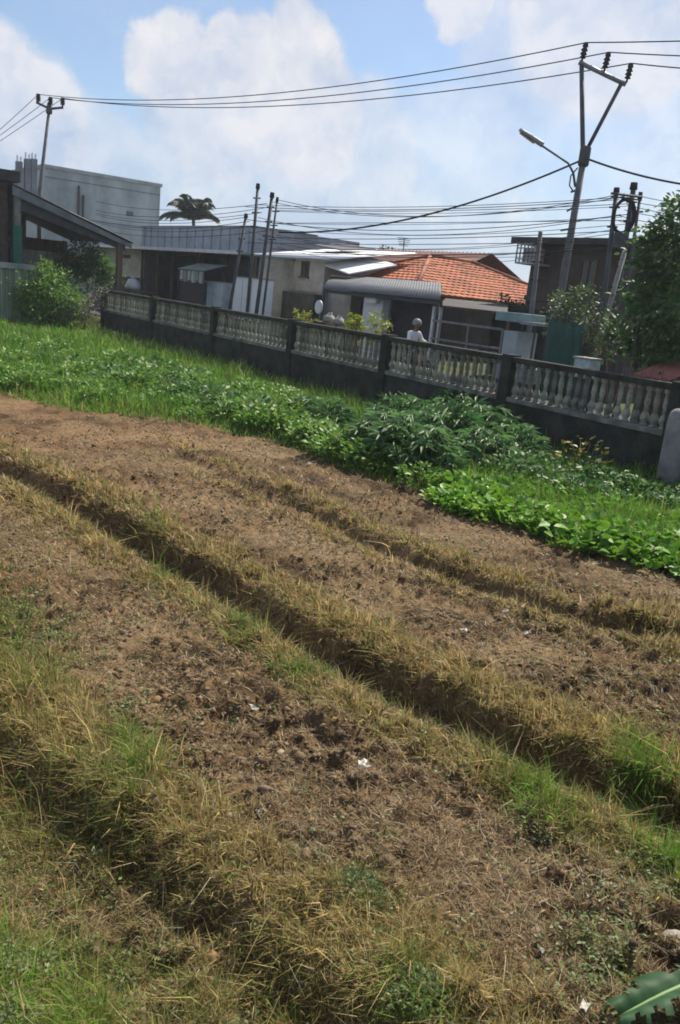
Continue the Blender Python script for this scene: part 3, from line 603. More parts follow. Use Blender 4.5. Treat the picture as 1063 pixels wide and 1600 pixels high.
# round sign
rs_ = Bld('round_sign', S(502, 4.2), 4.2, 'round pale sign disc on a post by the porch', 'sign'); zs_ = Z(502, 480, 4.2)
rs_.tube('post', metal_dark(), [(S(502, 4.2), 4.25, ZR), (S(502, 4.2), 4.25, zs_)], .03)
q = MB().tube([(0, -.02, zs_-ZR), (0, .02, zs_-ZR)], .24, 24).build('disc', mat('sign_white', (.55, .58, .62), .5, .08), rs_.root)
MB().tube([(0, -.035, zs_-ZR), (0, -.021, zs_-ZR)], .20, 24).build('face', mat('sign_face', (.66, .68, .72), .5, .06), q)
# pale board fence on the left
fz = Z(20, 411, -5.0)
sf = -28.2; ta, _ = px_s(-60, 430, sf); tb_, _ = px_s(58, 430, sf); zt = px_s(30, 412, sf)[1]
fe = Bld('board_fence', sf, ta, 'pale grey-green upright board fence with grey capping near the left bush', 'fence', 0)
nb = 26; fm = [mat('fence_board%d' % k, c, .9, .3, 3, .2, stretch=(1, 1, .2)) for k, c in enumerate(((.23, .29, .22), (.30, .34, .27), (.17, .23, .17)))]
for k in range(nb):
    t0_ = ta+(tb_-ta)*k/nb; fe.box('board', fm[(k*7) % 3], sf-.02+.008*(k % 2), sf+.02+.008*(k % 2), t0_, t0_+(tb_-ta)/nb-.02, -.3, zt-.22)
fe.box('capping', conc(), sf-.12, sf+.12, ta-.1, tb_+.1, zt-.22, zt)
for k in range(4): t0_ = ta+(tb_-ta)*k/3; fe.box('post', conc(), sf-.16, sf-.04, t0_-.07, t0_+.07, -.3, zt-.22)
# ------------------------------------------------------------------ poles
def V3(p): return Vector([float(c) for c in p])
steel = lambda: mat('pole_steel', (.085, .09, .10), .6, .3, 4, 0, .2)
palepole = lambda: mat('pole_concrete', (.16, .16, .17), .85, .3, 3)
insul = lambda: mat('insulator', (.035, .036, .042), .9, .1, spec=.05)
def insulator(root, base, up, h=.38, r=.085):
    up = Vector(up).normalized(); q = MB(); pr = [(.03, 0), (.03, .2), (.09, .22), (.05, .36), (.1, .4), (.05, .56), (.1, .6), (.05, .76), (.085, .8), (.06, 1.)]
    q.lathe([(a/.1*r, z*h) for a, z in pr], 10); rot = Vector((0, 0, 1)).rotation_difference(up)
    q.v = [tuple(rot @ Vector(v)+Vector(base)) for v in q.v]
    return q.build('insulator', insul(), root, True)
# lamp and power pole on the right; everything at one distance
DP = 26.0
A = lambda x, y, d=DP: V3(atd(x, y, d))
base = A(853, 600); base.z = ZR
k_ = A(912, 248)
lp = empty('lamp_pole', base, 0, 'tall leaning power pole with a street lamp arm and a triangular top frame', 'pole')
def rel(o, pts): return [p-o for p in pts]
dn_ = (k_-base).normalized(); 
MB().tube(rel(base, [base-Vector((0, 0, .3)), base.lerp(k_, .5), k_]), [.135, .115, .09], 12).build('pole', palepole(), lp, True)
top_ = A(909, 100); arm_e = A(972, 129)
MB().tube(rel(base, [A(912, 262), A(911, 240), top_]), [.075, .07, .065], 8).build('upright', steel(), lp, True)
MB().tube(rel(base, [A(914, 240), arm_e]), .055, 8).build('brace', steel(), lp, True)
MB().tube(rel(base, [A(905, 97), A(978, 132)]), .065, 6).build('cross_arm', mat('galvanised', (.22, .24, .27), .5, .2, 4, 0, .4), lp, True)
q = MB(); q.lathe([(.13, 0), (.16, .05), (.16, .5), (.12, .55)], 10, tuple(A(911, 260)-base)); q.build('clamp_collar', steel(), lp, True)
ins_px = [(909, 97), (944, 112), (979, 129)]
tops = []
for x, y in ins_px:
    b_ = A(x, y); insulator(lp, b_-base, (0.09, 0, 1), .5, .10); tops.append(b_+Vector((.045, 0, .5)))
MB().tube(rel(base, [A(899, 292), A(896, 270), A(888, 255), A(846, 227)]), [.035, .035, .03, .03], 8).build('lamp_arm', steel(), lp, True)
l0, l1 = A(848, 228), A(812, 202); ld = (l1-l0); ln = ld.length; ld.normalize(); lup = Vector((0, 0, 1))-ld*ld.z; lup.normalize(); lsd = ld.cross(lup)
q = MB(); rings = []
for k in range(9):
    f_ = k/8; wd = .15*(sin(pi*min(1, .12+f_*.8))**.5); ht = .11*(1-.55*f_)
    c = l0+ld*ln*f_-base; rings.append([c-lsd*wd-lup*.03, c-lsd*wd*.8+lup*ht*.6, c+lup*ht, c+lsd*wd*.8+lup*ht*.6, c+lsd*wd-lup*.03, c-lup*.05])
q.add([v for r_ in rings for v in r_], [(i*6+j, i*6+(j+1) % 6, (i+1)*6+(j+1) % 6, (i+1)*6+j) for i in range(8) for j in range(6)]+[tuple(range(5, -1, -1)), tuple(range(48, 54))])
lh = q.build('lamp_head', mat('lamp_grey', (.34, .36, .38), .4, .15, 3, 0, .2), lp, True)
q = MB(); c0_, c1_ = l0+ld*ln*.3-base-lup*.05, l0+ld*ln*.92-base-lup*.05
q.add([c0_-lsd*.1-lup*.03, c1_-lsd*.07-lup*.03, c1_+lsd*.07-lup*.03, c0_+lsd*.1-lup*.03, c0_-lsd*.12+lup*.02, c1_-lsd*.09+lup*.02, c1_+lsd*.09+lup*.02, c0_+lsd*.12+lup*.02], [(0, 1, 2, 3), (4, 7, 6, 5), (0, 4, 5, 1), (1, 5, 6, 2), (2, 6, 7, 3), (3, 7, 4, 0)])
q.build('lamp_lens', mat('lens', (.16, .17, .17), .25), lh)
MB().tube(rel(base, [A(897, 300), A(890, 290), A(892, 275), A(903, 262)]), .02, 6).build('loop_cable', insul(), lp, True)
q = MB()
for s_, e_ in (((886, 330), (900, 322)), ((892, 300), (905, 296)), ((876, 360), (889, 358))): q.tube(rel(base, [A(*s_), A(*e_)]), .03, 6)
q.build('bracket', steel(), lp)
# far pole on the left
DL = 45.0; AL = lambda x, y: A(x, y, DL)
bl = AL(62, 300); bl.z = ZR
lpole = empty('cross_arm_pole', bl, 0, 'distant slim power pole with a short cross arm above the shed columns', 'pole')
MB().tube(rel(bl, [bl, AL(62, 300), AL(77, 172)]), [.13, .1, .07], 10).build('pole', palepole(), lpole, True)
MB().tube(rel(bl, [AL(57, 160), AL(78, 170), AL(99, 168)]), .06, 6).build('cross_arm', steel(), lpole, True)
MB().lathe([(.14, 0), (.17, .1), (.1, .5)], 8, tuple(AL(77, 178)-bl)).build('pole_cap', steel(), lpole, True)
ltops = []
for x, y in ((60, 161), (79, 166), (98, 167)):
    b_ = AL(x, y); insulator(lpole, b_-bl, (0, 0, 1), .42, .14); ltops.append(b_+Vector((0, 0, .4)))
# slim poles
def slim(name, label, x0, y0, x1, y1, dep, r, m=None, group=None, cap=True):
    a = A(x0, y0, dep); b_ = A(x1, y1, dep); d_ = (b_-a)/(b_.z-a.z); g_ = a+d_*(ZR-a.z)
    o = empty(name, g_, 0, label, 'pole', group); MB().tube(rel(g_, [g_-d_*.3, g_.lerp(b_, .5), b_]), [r*1.15, r, r*.85], 8).build('shaft', m or steel(), o, True)
    if cap: MB().tube(rel(g_, [b_-d_*.02, b_+d_*.16]), [r*1.3, r*1.1], 8).build('cap', insul(), o, True)
    for k in range(3): c = b_-d_*(.35+.5*k); MB().tube(rel(g_, [c-Vector((.14, 0, 0)), c+Vector((.14, 0, .02))]), .025, 5).build('hook', insul(), o)
    return b_
pt = []
pt.append(slim('slim_pole', 'tallest slim dark pole by the white cupboard', 388, 470, 403, 294, 32, .062))
pt.append(slim('slim_pole', 'thicker of two close slim dark poles before the beige house', 404, 465, 425, 308, 31.5, .068))
pt.append(slim('slim_pole', 'thinner of two close slim dark poles before the beige house', 414, 465, 433, 315, 32.5, .045))
pt.append(slim('slim_pole', 'short slim dark pole rising before the ribbed grey building', 370, 420, 384, 340, 36, .065))
pt.append(slim('grey_pole', 'plain grey pole standing against the dark brown house wall', 824, 545, 845, 362, 25.5, .075, palepole(), None, False))
tr_ = [slim('cable_pole', 'left dark pole of the cable-coil pole group beside the big tree', 940, 500, 963, 303, 24, .07),
       slim('cable_pole', 'tall middle pole of the cable-coil group beside the big tree', 962, 480, 990, 295, 24.3, .085),
       slim('cable_pole', 'right dark pole of the cable-coil pole group beside the big tree', 975, 480, 1000, 310, 24.1, .05)]
slim('pale_stay_pole', 'pale sunlit leaning pole beside the big tree trunk', 925, 572, 976, 395, 22, .07, mat('sunlit_pole', (.26, .25, .24), .8, .2, 4), None, False)
cx = A(983, 305, 24.2)
o = empty('cable_cross_bar', A(955, 302, 23.9), 0, 'dark cross bar bolted over the three cable poles', 'cross bar')
MB().tube([Vector((0, 0, 0)), A(1004, 308, 23.9)-A(955, 302, 23.9)], .035, 6).build('bar', steel(), o)
MB().tube([Vector((0, .0, -.08)), A(1004, 308, 23.9)-A(955, 302, 23.9)+Vector((0, 0, -.08))], .02, 6).build('lower_bar', steel(), o)
cc = A(974, 338, 23.8); o = empty('cable_coil', cc, 0, 'hanging coil of black cable tied between the cable poles', 'cable coil')
for k in range(3):
    q = MB(); n_ = 28; q.tube([Vector((cos(2*pi*i/n_)*(.24+.03*k)+.02*k, .03*k, sin(2*pi*i/n_)*(.40+.04*k))) for i in range(n_+1)], .022, 5, False); q.build('cable_turn', insul(), o, True)
MB().box(-.16, .16, -.1, .06, -.82, -.42).build('splice_box', steel(), o, bevel=.02)
# ------------------------------------------------------------------ wires
def wire(name, label, a, b, sag, r, group=None, n=24, cat='wire'):
    a, b = V3(a), V3(b); q = MB(); o_ = a
    q.tube([a.lerp(b, i/n)-Vector((0, 0, 4*sag*(i/n)*(1-i/n)))-o_ for i in range(n+1)], r, 5)
    o = q.build(name, insul(), None, True); o.location = a; tag(o, label, cat, group); return o
gl = 'power wires between the two tall poles'
for k in range(3): wire('power_wire', 'power wire strung from the lamp pole to the distant cross-arm pole', tops[k], ltops[k], .75, .017, gl)
for k, (x, y) in enumerate(((1063, 57), (1063, 80), (1063, 99))):
    e_ = A(x, y, 24.6); far_ = tops[k]+(e_-tops[k])*6; wire('power_wire', 'power wire running on from the lamp pole away from the distant pole', tops[k], far_, .2, .017, 'power wires past the lamp pole')
for k in range(3):
    e_ = AL(0, 195+9*k); wire('power_wire', 'thin wire running on beyond the distant cross-arm pole', ltops[k], ltops[k]+(e_-ltops[k])*4, .3, .014, 'wires beyond the distant pole')
wire('service_cable', 'thick cable drooping from the lamp pole collar to the slim dark poles', A(905, 252), A(436, 363, 31), .55, .03, cat='cable')
wire('service_cable', 'thick cable leaving the lamp pole collar away from the slim poles', A(920, 249), A(1250, 296, 25), .3, .03, cat='cable')
gt = 'telephone wires over the houses'
rw = random.Random(5)
for k in range(20):
    ya = 308+4.8*k+rw.uniform(-3, 3); yb = 302+4.9*k+rw.uniform(-5, 5)
    xa = [433, 425, 403, 384][k % 4]; a = A(xa, max(ya, 312), 32); b_ = A(960+rw.uniform(0, 35), yb, 24.1)
    wire('telephone_wire', 'sagging black telephone wire between the slim poles and the cable poles', a, b_, rw.uniform(.02, .6), .007+.005*rw.random(), gt, 18)
for k in range(6):
    a = A(962+rw.uniform(0, 30), 304+8*k, 24.1); b_ = A(1140, 318+9*k+rw.uniform(-4, 4), 22); wire('telephone_wire', 'telephone wire running on from the cable poles behind the big tree', a, b_, .1, .009, 'telephone wires past the cable poles', 10)
for k in range(7):
    a = A(384+rw.uniform(0, 40), 318+7*k, 32); b_ = A(150, 318+6*k+rw.uniform(-5, 5), 52); wire('telephone_wire', 'thin telephone wire running from the slim poles past the palm', a, b_, .35, .012, 'telephone wires past the palm', 14)
# ------------------------------------------------------------------ trees
bark = lambda: mat('bark', (.17, .13, .10), .9, .4, 6, .5)
LM = leaf_mat('foliage'); GM = leaf_mat('grass_blade', .6, .3, .2)
def tree(name, label, base, blobs, limbs, per, size, col, col2, shape='diamond', cat='tree', trunk_r=.12, clump=.28, group=None, mb=None):
    """blobs and limbs in metres from the base"""
    o = empty(name, base, 0, label, cat, group)
    for i, L_ in enumerate(limbs):
        q = MB(); n_ = len(L_); r0 = trunk_r*(1 if i == 0 else .6); q.tube([Vector(p) for p in L_], [r0*(1-.65*j/(n_-1)) for j in range(n_)], 7); q.build('trunk' if i == 0 else 'limb', mb or bark(), o, True)
    v, f, c = crown_leaves(blobs, per, size, col, col2, shape, clump)
    np_obj('crown', np_mesh('crown', v, f, c, LM), o); return o
def px_blobs(base, lst, t):
    out = []
    for x, y, r_ in lst:
        s_, z_ = px_t(x, y, t); P = sp(s_, t, z_); rr = r_*np.linalg.norm(P-CAM)/FPX; q = P-np.array(base); out.append((q[0], q[1], q[2], rr, rr, rr*.9))
    return out
tb0_ = sp(px_t(1005, 590, 3.0)[0], 3.0, ZR)
bl_ = px_blobs(tb0_, [(1045, 390, 42), (1090, 400, 70), (1026, 455, 42), (1000, 505, 34), (1070, 480, 72), (1030, 540, 45), (1085, 560, 60), (1045, 350, 28), (965, 525, 22), (975, 560, 20), (1100, 340, 50)], 3.0)
tree('broadleaf_tree', 'big dense dark green tree crowding over the right end of the wall', tb0_, bl_,
     [[(0, 0, -.2), (.05, .05, .8), (.2, .1, 1.7), (.5, .1, 3.2)], [(.05, .05, .8), (-.25, 0, 1.5), (-.35, 0, 2.4)], [(.2, .1, 1.4), (.8, .2, 2.2), (1.2, .2, 2.8)], [(.04, .04, .3), (.35, -.1, .9), (.6, -.1, 1.6)]],
     7.0, .115, (.04, .095, .03), (.11, .20, .06), 'oval', 'tree', .13, .2)
tb1_ = sp(px_t(902, 570, 4.2)[0], 4.2, ZR)
tree('small_tree', 'small olive-green tree beside the green tarpaulin and the lamp pole', tb1_, px_blobs(tb1_, [(890, 480, 30), (912, 500, 34), (880, 512, 28), (928, 520, 28), (905, 462, 20), (940, 545, 22)], 4.2),
     [[(0, 0, -.2), (.02, .02, .7), (-.05, .0, 1.5), (-.1, 0, 1.9)], [(.0, .0, .7), (.25, 0, 1.3)]], 6.5, .095, (.055, .095, .03), (.12, .17, .06), 'diamond', 'tree', .06)
# stems under the big tree
for k in range(6):
    x_ = 955+16*k; p_ = sp(px_t(x_, 590, 1.6)[0], 1.6, ZR)
    o = empty('bare_sapling', p_, 0, 'thin reddish-brown bare sapling stem under the big tree', 'sapling', 'bare saplings under the big tree')
    MB().tube([(0, 0, -.1), (.05*random.uniform(-1, 1), 0, .6), (.16*random.uniform(-1, 1), 0, 1.5)], [.03, .025, .012], 6).build('stem', mat('red_bark', (.20, .11, .08), .9, .3, 5), o, True)
    MB().tube([(0, 0, .6), (.2*random.uniform(-1, 1), .1, 1.2)], [.018, .008], 5).build('branch', mat('red_bark', (.20, .11, .08)), o, True)
# small dark tree between red roof and brown house
tb2_ = sp(px_t(795, 520, 8.6)[0], 8.6, ZR)
tree('small_tree', 'small dark tree between the red roof and the dark brown house', tb2_, px_blobs(tb2_, [(790, 475, 18), (805, 490, 20), (782, 490, 14)], 8.6), [[(0, 0, -.2), (0, 0, 1), (.05, 0, 2)]], 3., .12, (.03, .045, .018), (.06, .075, .03), 'diamond', 'tree', .05)
# palm
pb = A(302, 430, 70); pb.z = .3; pc = A(302, 338, 70)-pb
pal = empty('palm_tree', pb, 0, 'distant dark coconut palm behind the ribbed grey building', 'palm tree')
MB().tube([(0, 0, -.3), (.15, 0, pc.z*.5), tuple(pc)], [.2, .16, .13], 8).build('trunk', bark(), pal, True)
for k in range(17):
    az = 2*pi*k/17+rng.uniform(-.2, .2); el = rng.uniform(.25, 1.35); L_ = rng.uniform(2.1, 2.9); pts = []
    for i in range(9):
        f_ = i/8; r_ = L_*f_; pts.append(np.array([cos(az)*r_*cos(el)*(1-.1*f_), sin(az)*r_*cos(el)*(1-.1*f_), r_*sin(el)-.85*f_**2.4*L_*.42])+np.array(pc))
    pts = np.array(pts); P_, D_ = [], []
    for i in range(1, 9):
        for j in range(4):
            c = pts[i-1]+(pts[i]-pts[i-1])*j/4; dd = pts[i]-pts[i-1]; dd = dd/np.linalg.norm(dd); sd = np.cross(dd, [0, 0, 1.]); sd /= np.linalg.norm(sd)
            for sg_ in (-1, 1): P_.append(c); D_.append(sd*sg_*.8+dd*.5+np.array([0, 0, -.45]))
    n_ = len(P_); v, f, c = leaves(np.array(P_), np.array(D_), np.full(n_, .8), tint(n_, (.045, .065, .045), .2), 'narrow')
    fr_ = np_obj('frond', np_mesh('frond', v, f, c, LM), pal)
    MB().tube([tuple(p) for p in pts], [.03-.0025*i for i in range(9)], 5).build('midrib', mat('midrib', (.10, .11, .05)), fr_)
# far treetops and mast above the roofs
for x, y, r_, d_ in ((598, 398, 9, 60), (612, 394, 9, 62), (520, 388, 10, 66)):
    b_ = A(x, 440, d_); b_.z = .3; c_ = A(x, y, d_)-b_; rr = r_*d_/FPX
    tree('far_tree', 'tiny far treetop showing over the roofs', b_, [(c_.x, c_.y, c_.z, rr, rr, rr)], [[(0, 0, -.2), (0, 0, c_.z*.5), tuple(c_)]], 3, .2, (.05, .065, .04), (.09, .10, .07), 'diamond', 'tree', .1, group='far treetops over the roofs')
b_ = A(632, 430, 58); b_.z = .3; c_ = A(632, 372, 58)-b_
an_ = empty('roof_antenna', b_, 0, 'thin far antenna mast with short rods above the orange-red roof', 'antenna')
MB().tube([(0, 0, 0), tuple(c_)], .035, 6).build('mast', steel(), an_); 
for k in range(5): MB().tube([tuple(c_+Vector((-.45+.04*k, 0, -.12*k))), tuple(c_+Vector((.45-.04*k, 0, -.12*k)))], .02, 5).build('rod', steel(), an_)
# left bush group
def field_base(x, y): P = atz(x, y); return np.array([P[0], P[1], hz_at(P[0], P[1])])
def depth_blobs(base, lst):
    out = []
    for x, y, r_ in lst:
        P = atd(x, y, base[1]); rr = r_*np.linalg.norm(P-CAM)/FPX; q = P-base; out.append((q[0], q[1]+rng.uniform(-.3, .3), q[2], rr, rr, rr*.95))
    return out
b0 = field_base(78, 512)
tree('leafy_bush', 'rounded yellow-green leafy bush beside the pale board fence', b0, depth_blobs(b0, [(75, 455, 32), (60, 480, 30), (90, 485, 28), (105, 470, 24), (70, 430, 20), (45, 470, 18)]),
     [[(0, 0, -.2), (0, 0, .8), (.1, 0, 1.5)], [(0, 0, .2), (-.3, 0, .8)], [(0, 0, .2), (.35, 0, .9)]], 8, .11, (.06, .15, .025), (.20, .34, .05), 'oval', 'bush', .05)
b0 = field_base(140, 505)
tree('leafy_bush', 'taller dark green bush leaning before the kiosk end wall', b0, depth_blobs(b0, [(120, 405, 25), (140, 400, 22), (150, 425, 26), (125, 430, 26), (170, 430, 18), (100, 410, 16), (165, 412, 14)]),
     [[(0, 0, -.2), (-.1, 0, 1), (-.2, 0, 2.2)], [(0, 0, .5), (.4, 0, 1.8)]], 7, .11, (.04, .12, .025), (.12, .25, .05), 'oval', 'bush', .05)
b0 = field_base(130, 518)
tree('dry_bush', 'greyish half-dry bush with pale leaves at the wall end', b0, depth_blobs(b0, [(120, 495, 22), (145, 480, 20), (105, 505, 15), (150, 455, 14)]),
     [[(0, 0, -.2), (.1, 0, .6), (.2, 0, 1.2)]], 2.6, .11, (.10, .11, .07), (.26, .24, .19), 'diamond', 'bush', .03)
# yellow-green shrubs on the road verge
for x, y, r_, lab in ((590, 503, 18, 'bright yellow-green shrub before the white porch pillar'), (556, 500, 11, 'smaller yellow shrub beside the bright yellow-green shrub'), (472, 492, 12, 'yellow-green potted shrub before the beige house plinth')):
    s_, z_ = px_t(x, y, 3.4); P = sp(s_, 3.4, ZR); rr = r_*np.linalg.norm(P-CAM)/FPX
    tree('verge_shrub', lab, P, [(0, 0, z_-ZR, rr, rr*.8, rr*.9), (.2, 0, z_-ZR-.5*rr, rr*.9, rr*.8, rr*.8), (-.2, 0, z_-ZR-rr, rr*.8, rr*.8, rr*.9)], [[(0, 0, -.1), (0, 0, .5), (0, 0, z_-ZR)], [(0, 0, .2), (.2, 0, .8)]], 4.5, .09, (.20, .26, .02), (.36, .38, .03), 'diamond', 'shrub', .03)
for x, y, r_ in ((515, 496, 9), (530, 500, 8)):
    blob('sack', 'pale sack slumped by the porch front', 'sack', x, y, r_, 4.0, mat('pale_sack', (.30, .31, .28), .9, .2, 3), 'sacks by the porch front')
cr_ = Bld('low_bench', S(506, 4.0), 4.0, 'low plank bench carrying the pale sacks by the porch', 'bench'); zb_ = Z(522, 505, 4.0)
cr_.box('seat', wood(), S(503, 4), S(542, 4), 3.75, 4.25, zb_-.05, zb_)
for x in (505, 540):
    for tt in (3.8, 4.18): cr_.box('leg', wood(), S(x, 4)-.03, S(x, 4)+.03, tt-.03, tt+.03, ZR, zb_-.05)
# ------------------------------------------------------------------ rider on a motorbike (riding along the road)
sR, zR = px_t(655, 500, 3.6)
mz = zR-1.73                                        # head top sits about 1.52 m over the wheels
bk = empty('motorbike', sp(sR, 3.6, max(ZR, mz)), SROT, 'dark motorbike passing along the road behind the wall', 'motorbike')
blk_ = mat('bike_black', (.03, .03, .035), .4, .1); redm = mat('bike_red', (.25, .03, .03), .35, .1)
for x in (-.62, .62):
    q = MB(); n_ = 24; q.tube([(x+.27*cos(2*pi*i/n_), 0, .30+.27*sin(2*pi*i/n_)) for i in range(n_+1)], .045, 8, False); wh = q.build('wheel', blk_, bk, True)
    q = MB().tube([(x, -.06, .3), (x, .06, .3)], .06, 10)
    for k in range(6): q.tube([(x, 0, .3), (x+.24*cos(k*pi/3), 0, .3+.24*sin(k*pi/3))], .012, 5)
    q.build('rim', steel(), wh)
q = MB()
for x, z, w_, h0, h1 in ():
    pass
secs = [(-.75, .70, .08, .05), (-.45, .72, .12, .10), (-.1, .62, .12, .14), (.12, .50, .10, .12), (.3, .58, .13, .22), (.42, .80, .10, .16), (.5, .95, .06, .08)]
rings = [[(x, w_*cos(a*pi/4), z+h_*sin(a*pi/4)) for a in range(8)] for x, z, w_, h_ in secs]
q.add([v for r_ in rings for v in r_], [(i*8+j, i*8+(j+1) % 8, (i+1)*8+(j+1) % 8, (i+1)*8+j) for i in range(len(secs)-1) for j in range(8)]+[tuple(range(8)), tuple(range(len(secs)*8-1, len(secs)*8-9, -1))])
q.build('body', redm, bk, True)
MB().tube([(-.7, 0, .80), (-.3, 0, .80), (.05, 0, .74)], [.10, .13, .09], 8).build('seat', blk_, bk, True)
MB().tube([(.62, .0, .3), (.52, 0, .7), (.42, 0, 1.0)], .035, 6).build('fork', steel(), bk, True)
MB().tube([(.30, -.34, 1.02), (.42, -.1, 1.03), (.42, .1, 1.03), (.30, .34, 1.02)], .018, 6).build('handlebar', steel(), bk, True)
MB().lathe([(.02, 0), (.08, .02), (.09, .09), (.05, .13)], 10, (.52, 0, .86)).build('headlight', white(), bk, True)
MB().tube([(.0, .0, .4), (-.62, .0, .3)], .04, 6).build('swing_arm', steel(), bk)
rid = empty('person', sp(sR-.0, 3.6, max(ZR, mz)), SROT, 'rider in a white shirt and pale helmet on the passing motorbike', 'person')
def skin_body(name, nodes, edges, m, parent):
    me = bpy.data.meshes.new(name); me.from_pydata([n[:3] for n in nodes], edges, []); me.materials.append(m)
    o = bpy.data.objects.new(name, me); COL.objects.link(o); o.parent = parent; sk_ = o.modifiers.new('skin', 'SKIN'); sk_.use_smooth_shade = True
    for i, n in enumerate(nodes): me.skin_vertices[0].data[i].radius = (n[3], n[4] if len(n) > 4 else n[3]); me.skin_vertices[0].data[i].use_root = (i == 0)
    sd = o.modifiers.new('sub', 'SUBSURF'); sd.levels = 2; sd.render_levels = 2; return o
skin_c = mat('skin', (.24, .13, .085), .6, .1); shirt = mat('white_shirt', (.78, .78, .78), .8, .08, 5, .2); trou = mat('trousers', (.04, .045, .06), .9, .2)
X0 = -.22
bn = [(X0, 0, .88, .15, .17), (X0, 0, 1.02, .13, .16), (X0+.04, 0, 1.18, .13, .18), (X0+.09, 0, 1.30, .10, .17), (X0+.12, 0, 1.38, .055), (X0+.15, 0, 1.44, .055), (X0+.17, 0, 1.52, .09), (X0+.17, 0, 1.60, .085)]
be = [(i, i+1) for i in range(7)]
for sg_ in (-1, 1):
    n0 = len(bn); bn += [(X0+.09, sg_*.17, 1.29, .065), (X0+.16, sg_*.26, 1.10, .048), (X0+.38, sg_*.30, 1.05, .036), (X0+.50, sg_*.31, 1.04, .028)]; be += [(3, n0), (n0, n0+1), (n0+1, n0+2), (n0+2, n0+3)]
    n0 = len(bn); bn += [(X0+.04, sg_*.13, .84, .09), (X0+.36, sg_*.18, .74, .07), (X0+.30, sg_*.17, .42, .052), (X0+.28, sg_*.17, .30, .04), (X0+.42, sg_*.18, .27, .035)]; be += [(0, n0), (n0, n0+1), (n0+1, n0+2), (n0+2, n0+3), (n0+3, n0+4)]
skin_body('body', bn, be, skin_c, rid)
jn = [(X0, 0, .90, .165, .185), (X0, 0, 1.02, .15, .18), (X0+.04, 0, 1.18, .15, .195), (X0+.09, 0, 1.30, .115, .18), (X0+.115, 0, 1.35, .075)]; je = [(0, 1), (1, 2), (2, 3), (3, 4)]
for sg_ in (-1, 1): n0 = len(jn); jn += [(X0+.09, sg_*.18, 1.295, .078), (X0+.16, sg_*.265, 1.10, .06), (X0+.34, sg_*.30, 1.058, .05)]; je += [(3, n0), (n0, n0+1), (n0+1, n0+2)]
skin_body('shirt', jn, je, shirt, rid)
tn = [(X0-.01, 0, .86, .165, .18)]; te = []
for sg_ in (-1, 1): n0 = len(tn); tn += [(X0+.05, sg_*.13, .84, .10), (X0+.36, sg_*.18, .74, .082), (X0+.30, sg_*.17, .40, .062)]; te += [(0, n0), (n0, n0+1), (n0+1, n0+2)]
skin_body('trousers', tn, te, trou, rid)
hm = MB().lathe([(.128, 0), (.136, .03), (.136, .08), (.12, .14), (.07, .185), (.015, .20)], 16, (X0+.15, 0, 1.535)).build('helmet', mat('pale_helmet', (.30, .29, .27), .45, .2), rid, True)
MB().box(X0+.26, X0+.36, -.09, .09, 1.565, 1.58).build('visor', glass(), hm, bevel=.015)
# ------------------------------------------------------------------ vegetation of the strip
def plant(name, n, size, rad, h, col, col2, shape, stems=4, up=.5, seed=0):
    r = np.random.default_rng(seed); a = r.uniform(0, 2*pi, n); q = r.random(n)**.55*rad; zz = h*(.25+.75*r.random(n))*(1-.45*(q/rad)**2)
    P = np.c_[np.cos(a)*q, np.sin(a)*q, zz]; D = np.c_[np.cos(a), np.sin(a), np.full(n, up)]+r.normal(0, .45, (n, 3))
    v, f, c = leaves(P, D, size*r.uniform(.6, 1.3, n), tint(n, col, .18, col2, r.random((n, 1)), r), shape, r)
    me = np_mesh(name+'_leaves', v, f, c, LM); b = MB()
    for k in range(stems):
        az = r.uniform(0, 2*pi); b.tube([(0, 0, -.1), (.3*rad*cos(az), .3*rad*sin(az), h*.45), (.6*rad*cos(az), .6*rad*sin(az), h*.85)], [.016, .012, .006], 5)
    return me, b.mesh(name+'_stem', mat('green_stem', (.10, .13, .05)), True)
def place(name, kinds, x, y, sc, label, cat, group, zoff=0.):
    P = field_base(x, y); o = empty(name, P, random.uniform(0, 6.28), label, cat, group); o.scale = (sc,)*3
    me, stm = random.choice(kinds); inst('foliage', me, o); inst('stem', stm, o); return o
cas = [plant('cassava', 190, .27, .62, .85, (.045, .12, .035), (.13, .24, .085), 'palmate', 5, .15, k) for k in range(4)]
brd = [plant('broadleaf', 150, .11, .42, .24, (.07, .19, .018), (.20, .38, .035), 'oval', 4, .45, 10+k) for k in range(4)]
wed = [plant('weed', 240, .12, .5, .5, (.075, .18, .025), (.20, .34, .055), 'diamond', 5, .6, 20+k) for k in range(5)]
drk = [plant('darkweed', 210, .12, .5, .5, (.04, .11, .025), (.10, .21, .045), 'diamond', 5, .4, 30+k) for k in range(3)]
for x, y, s_ in ((640, 735, 1.1), (690, 712, 1.2), (730, 700, 1.15), (600, 720, 1.0), (770, 705, 1.0), (655, 690, 1.1), (710, 672, 1.1), (620, 680, 1.0), (800, 725, .9), (675, 745, .8), (745, 735, .9), (510, 672, .8), (470, 660, .7)):
    place('cassava_shrub', cas, x, y, s_, 'dark green shrub with finger-like leaves in the weed strip before the wall', 'shrub', 'finger-leaved shrubs before the wall')
rb_ = random.Random(2)
for k in range(80):
    f_ = rb_.random(); x = 695+430*f_; lo = 772+.29*(x-695); y = lo+rb_.gauss(-8, 22)
    place('broad_leaved_plant', brd, x, min(y, lo+16), rb_.uniform(.5, 1.25), 'bright green broad-leaved plant at the bed edge next to the finger-leaved shrubs' if x < 850 else 'bright green broad-leaved plant at the bed edge towards the pale round-topped post', 'plant', 'bright broad-leaved plants at the bed edge')
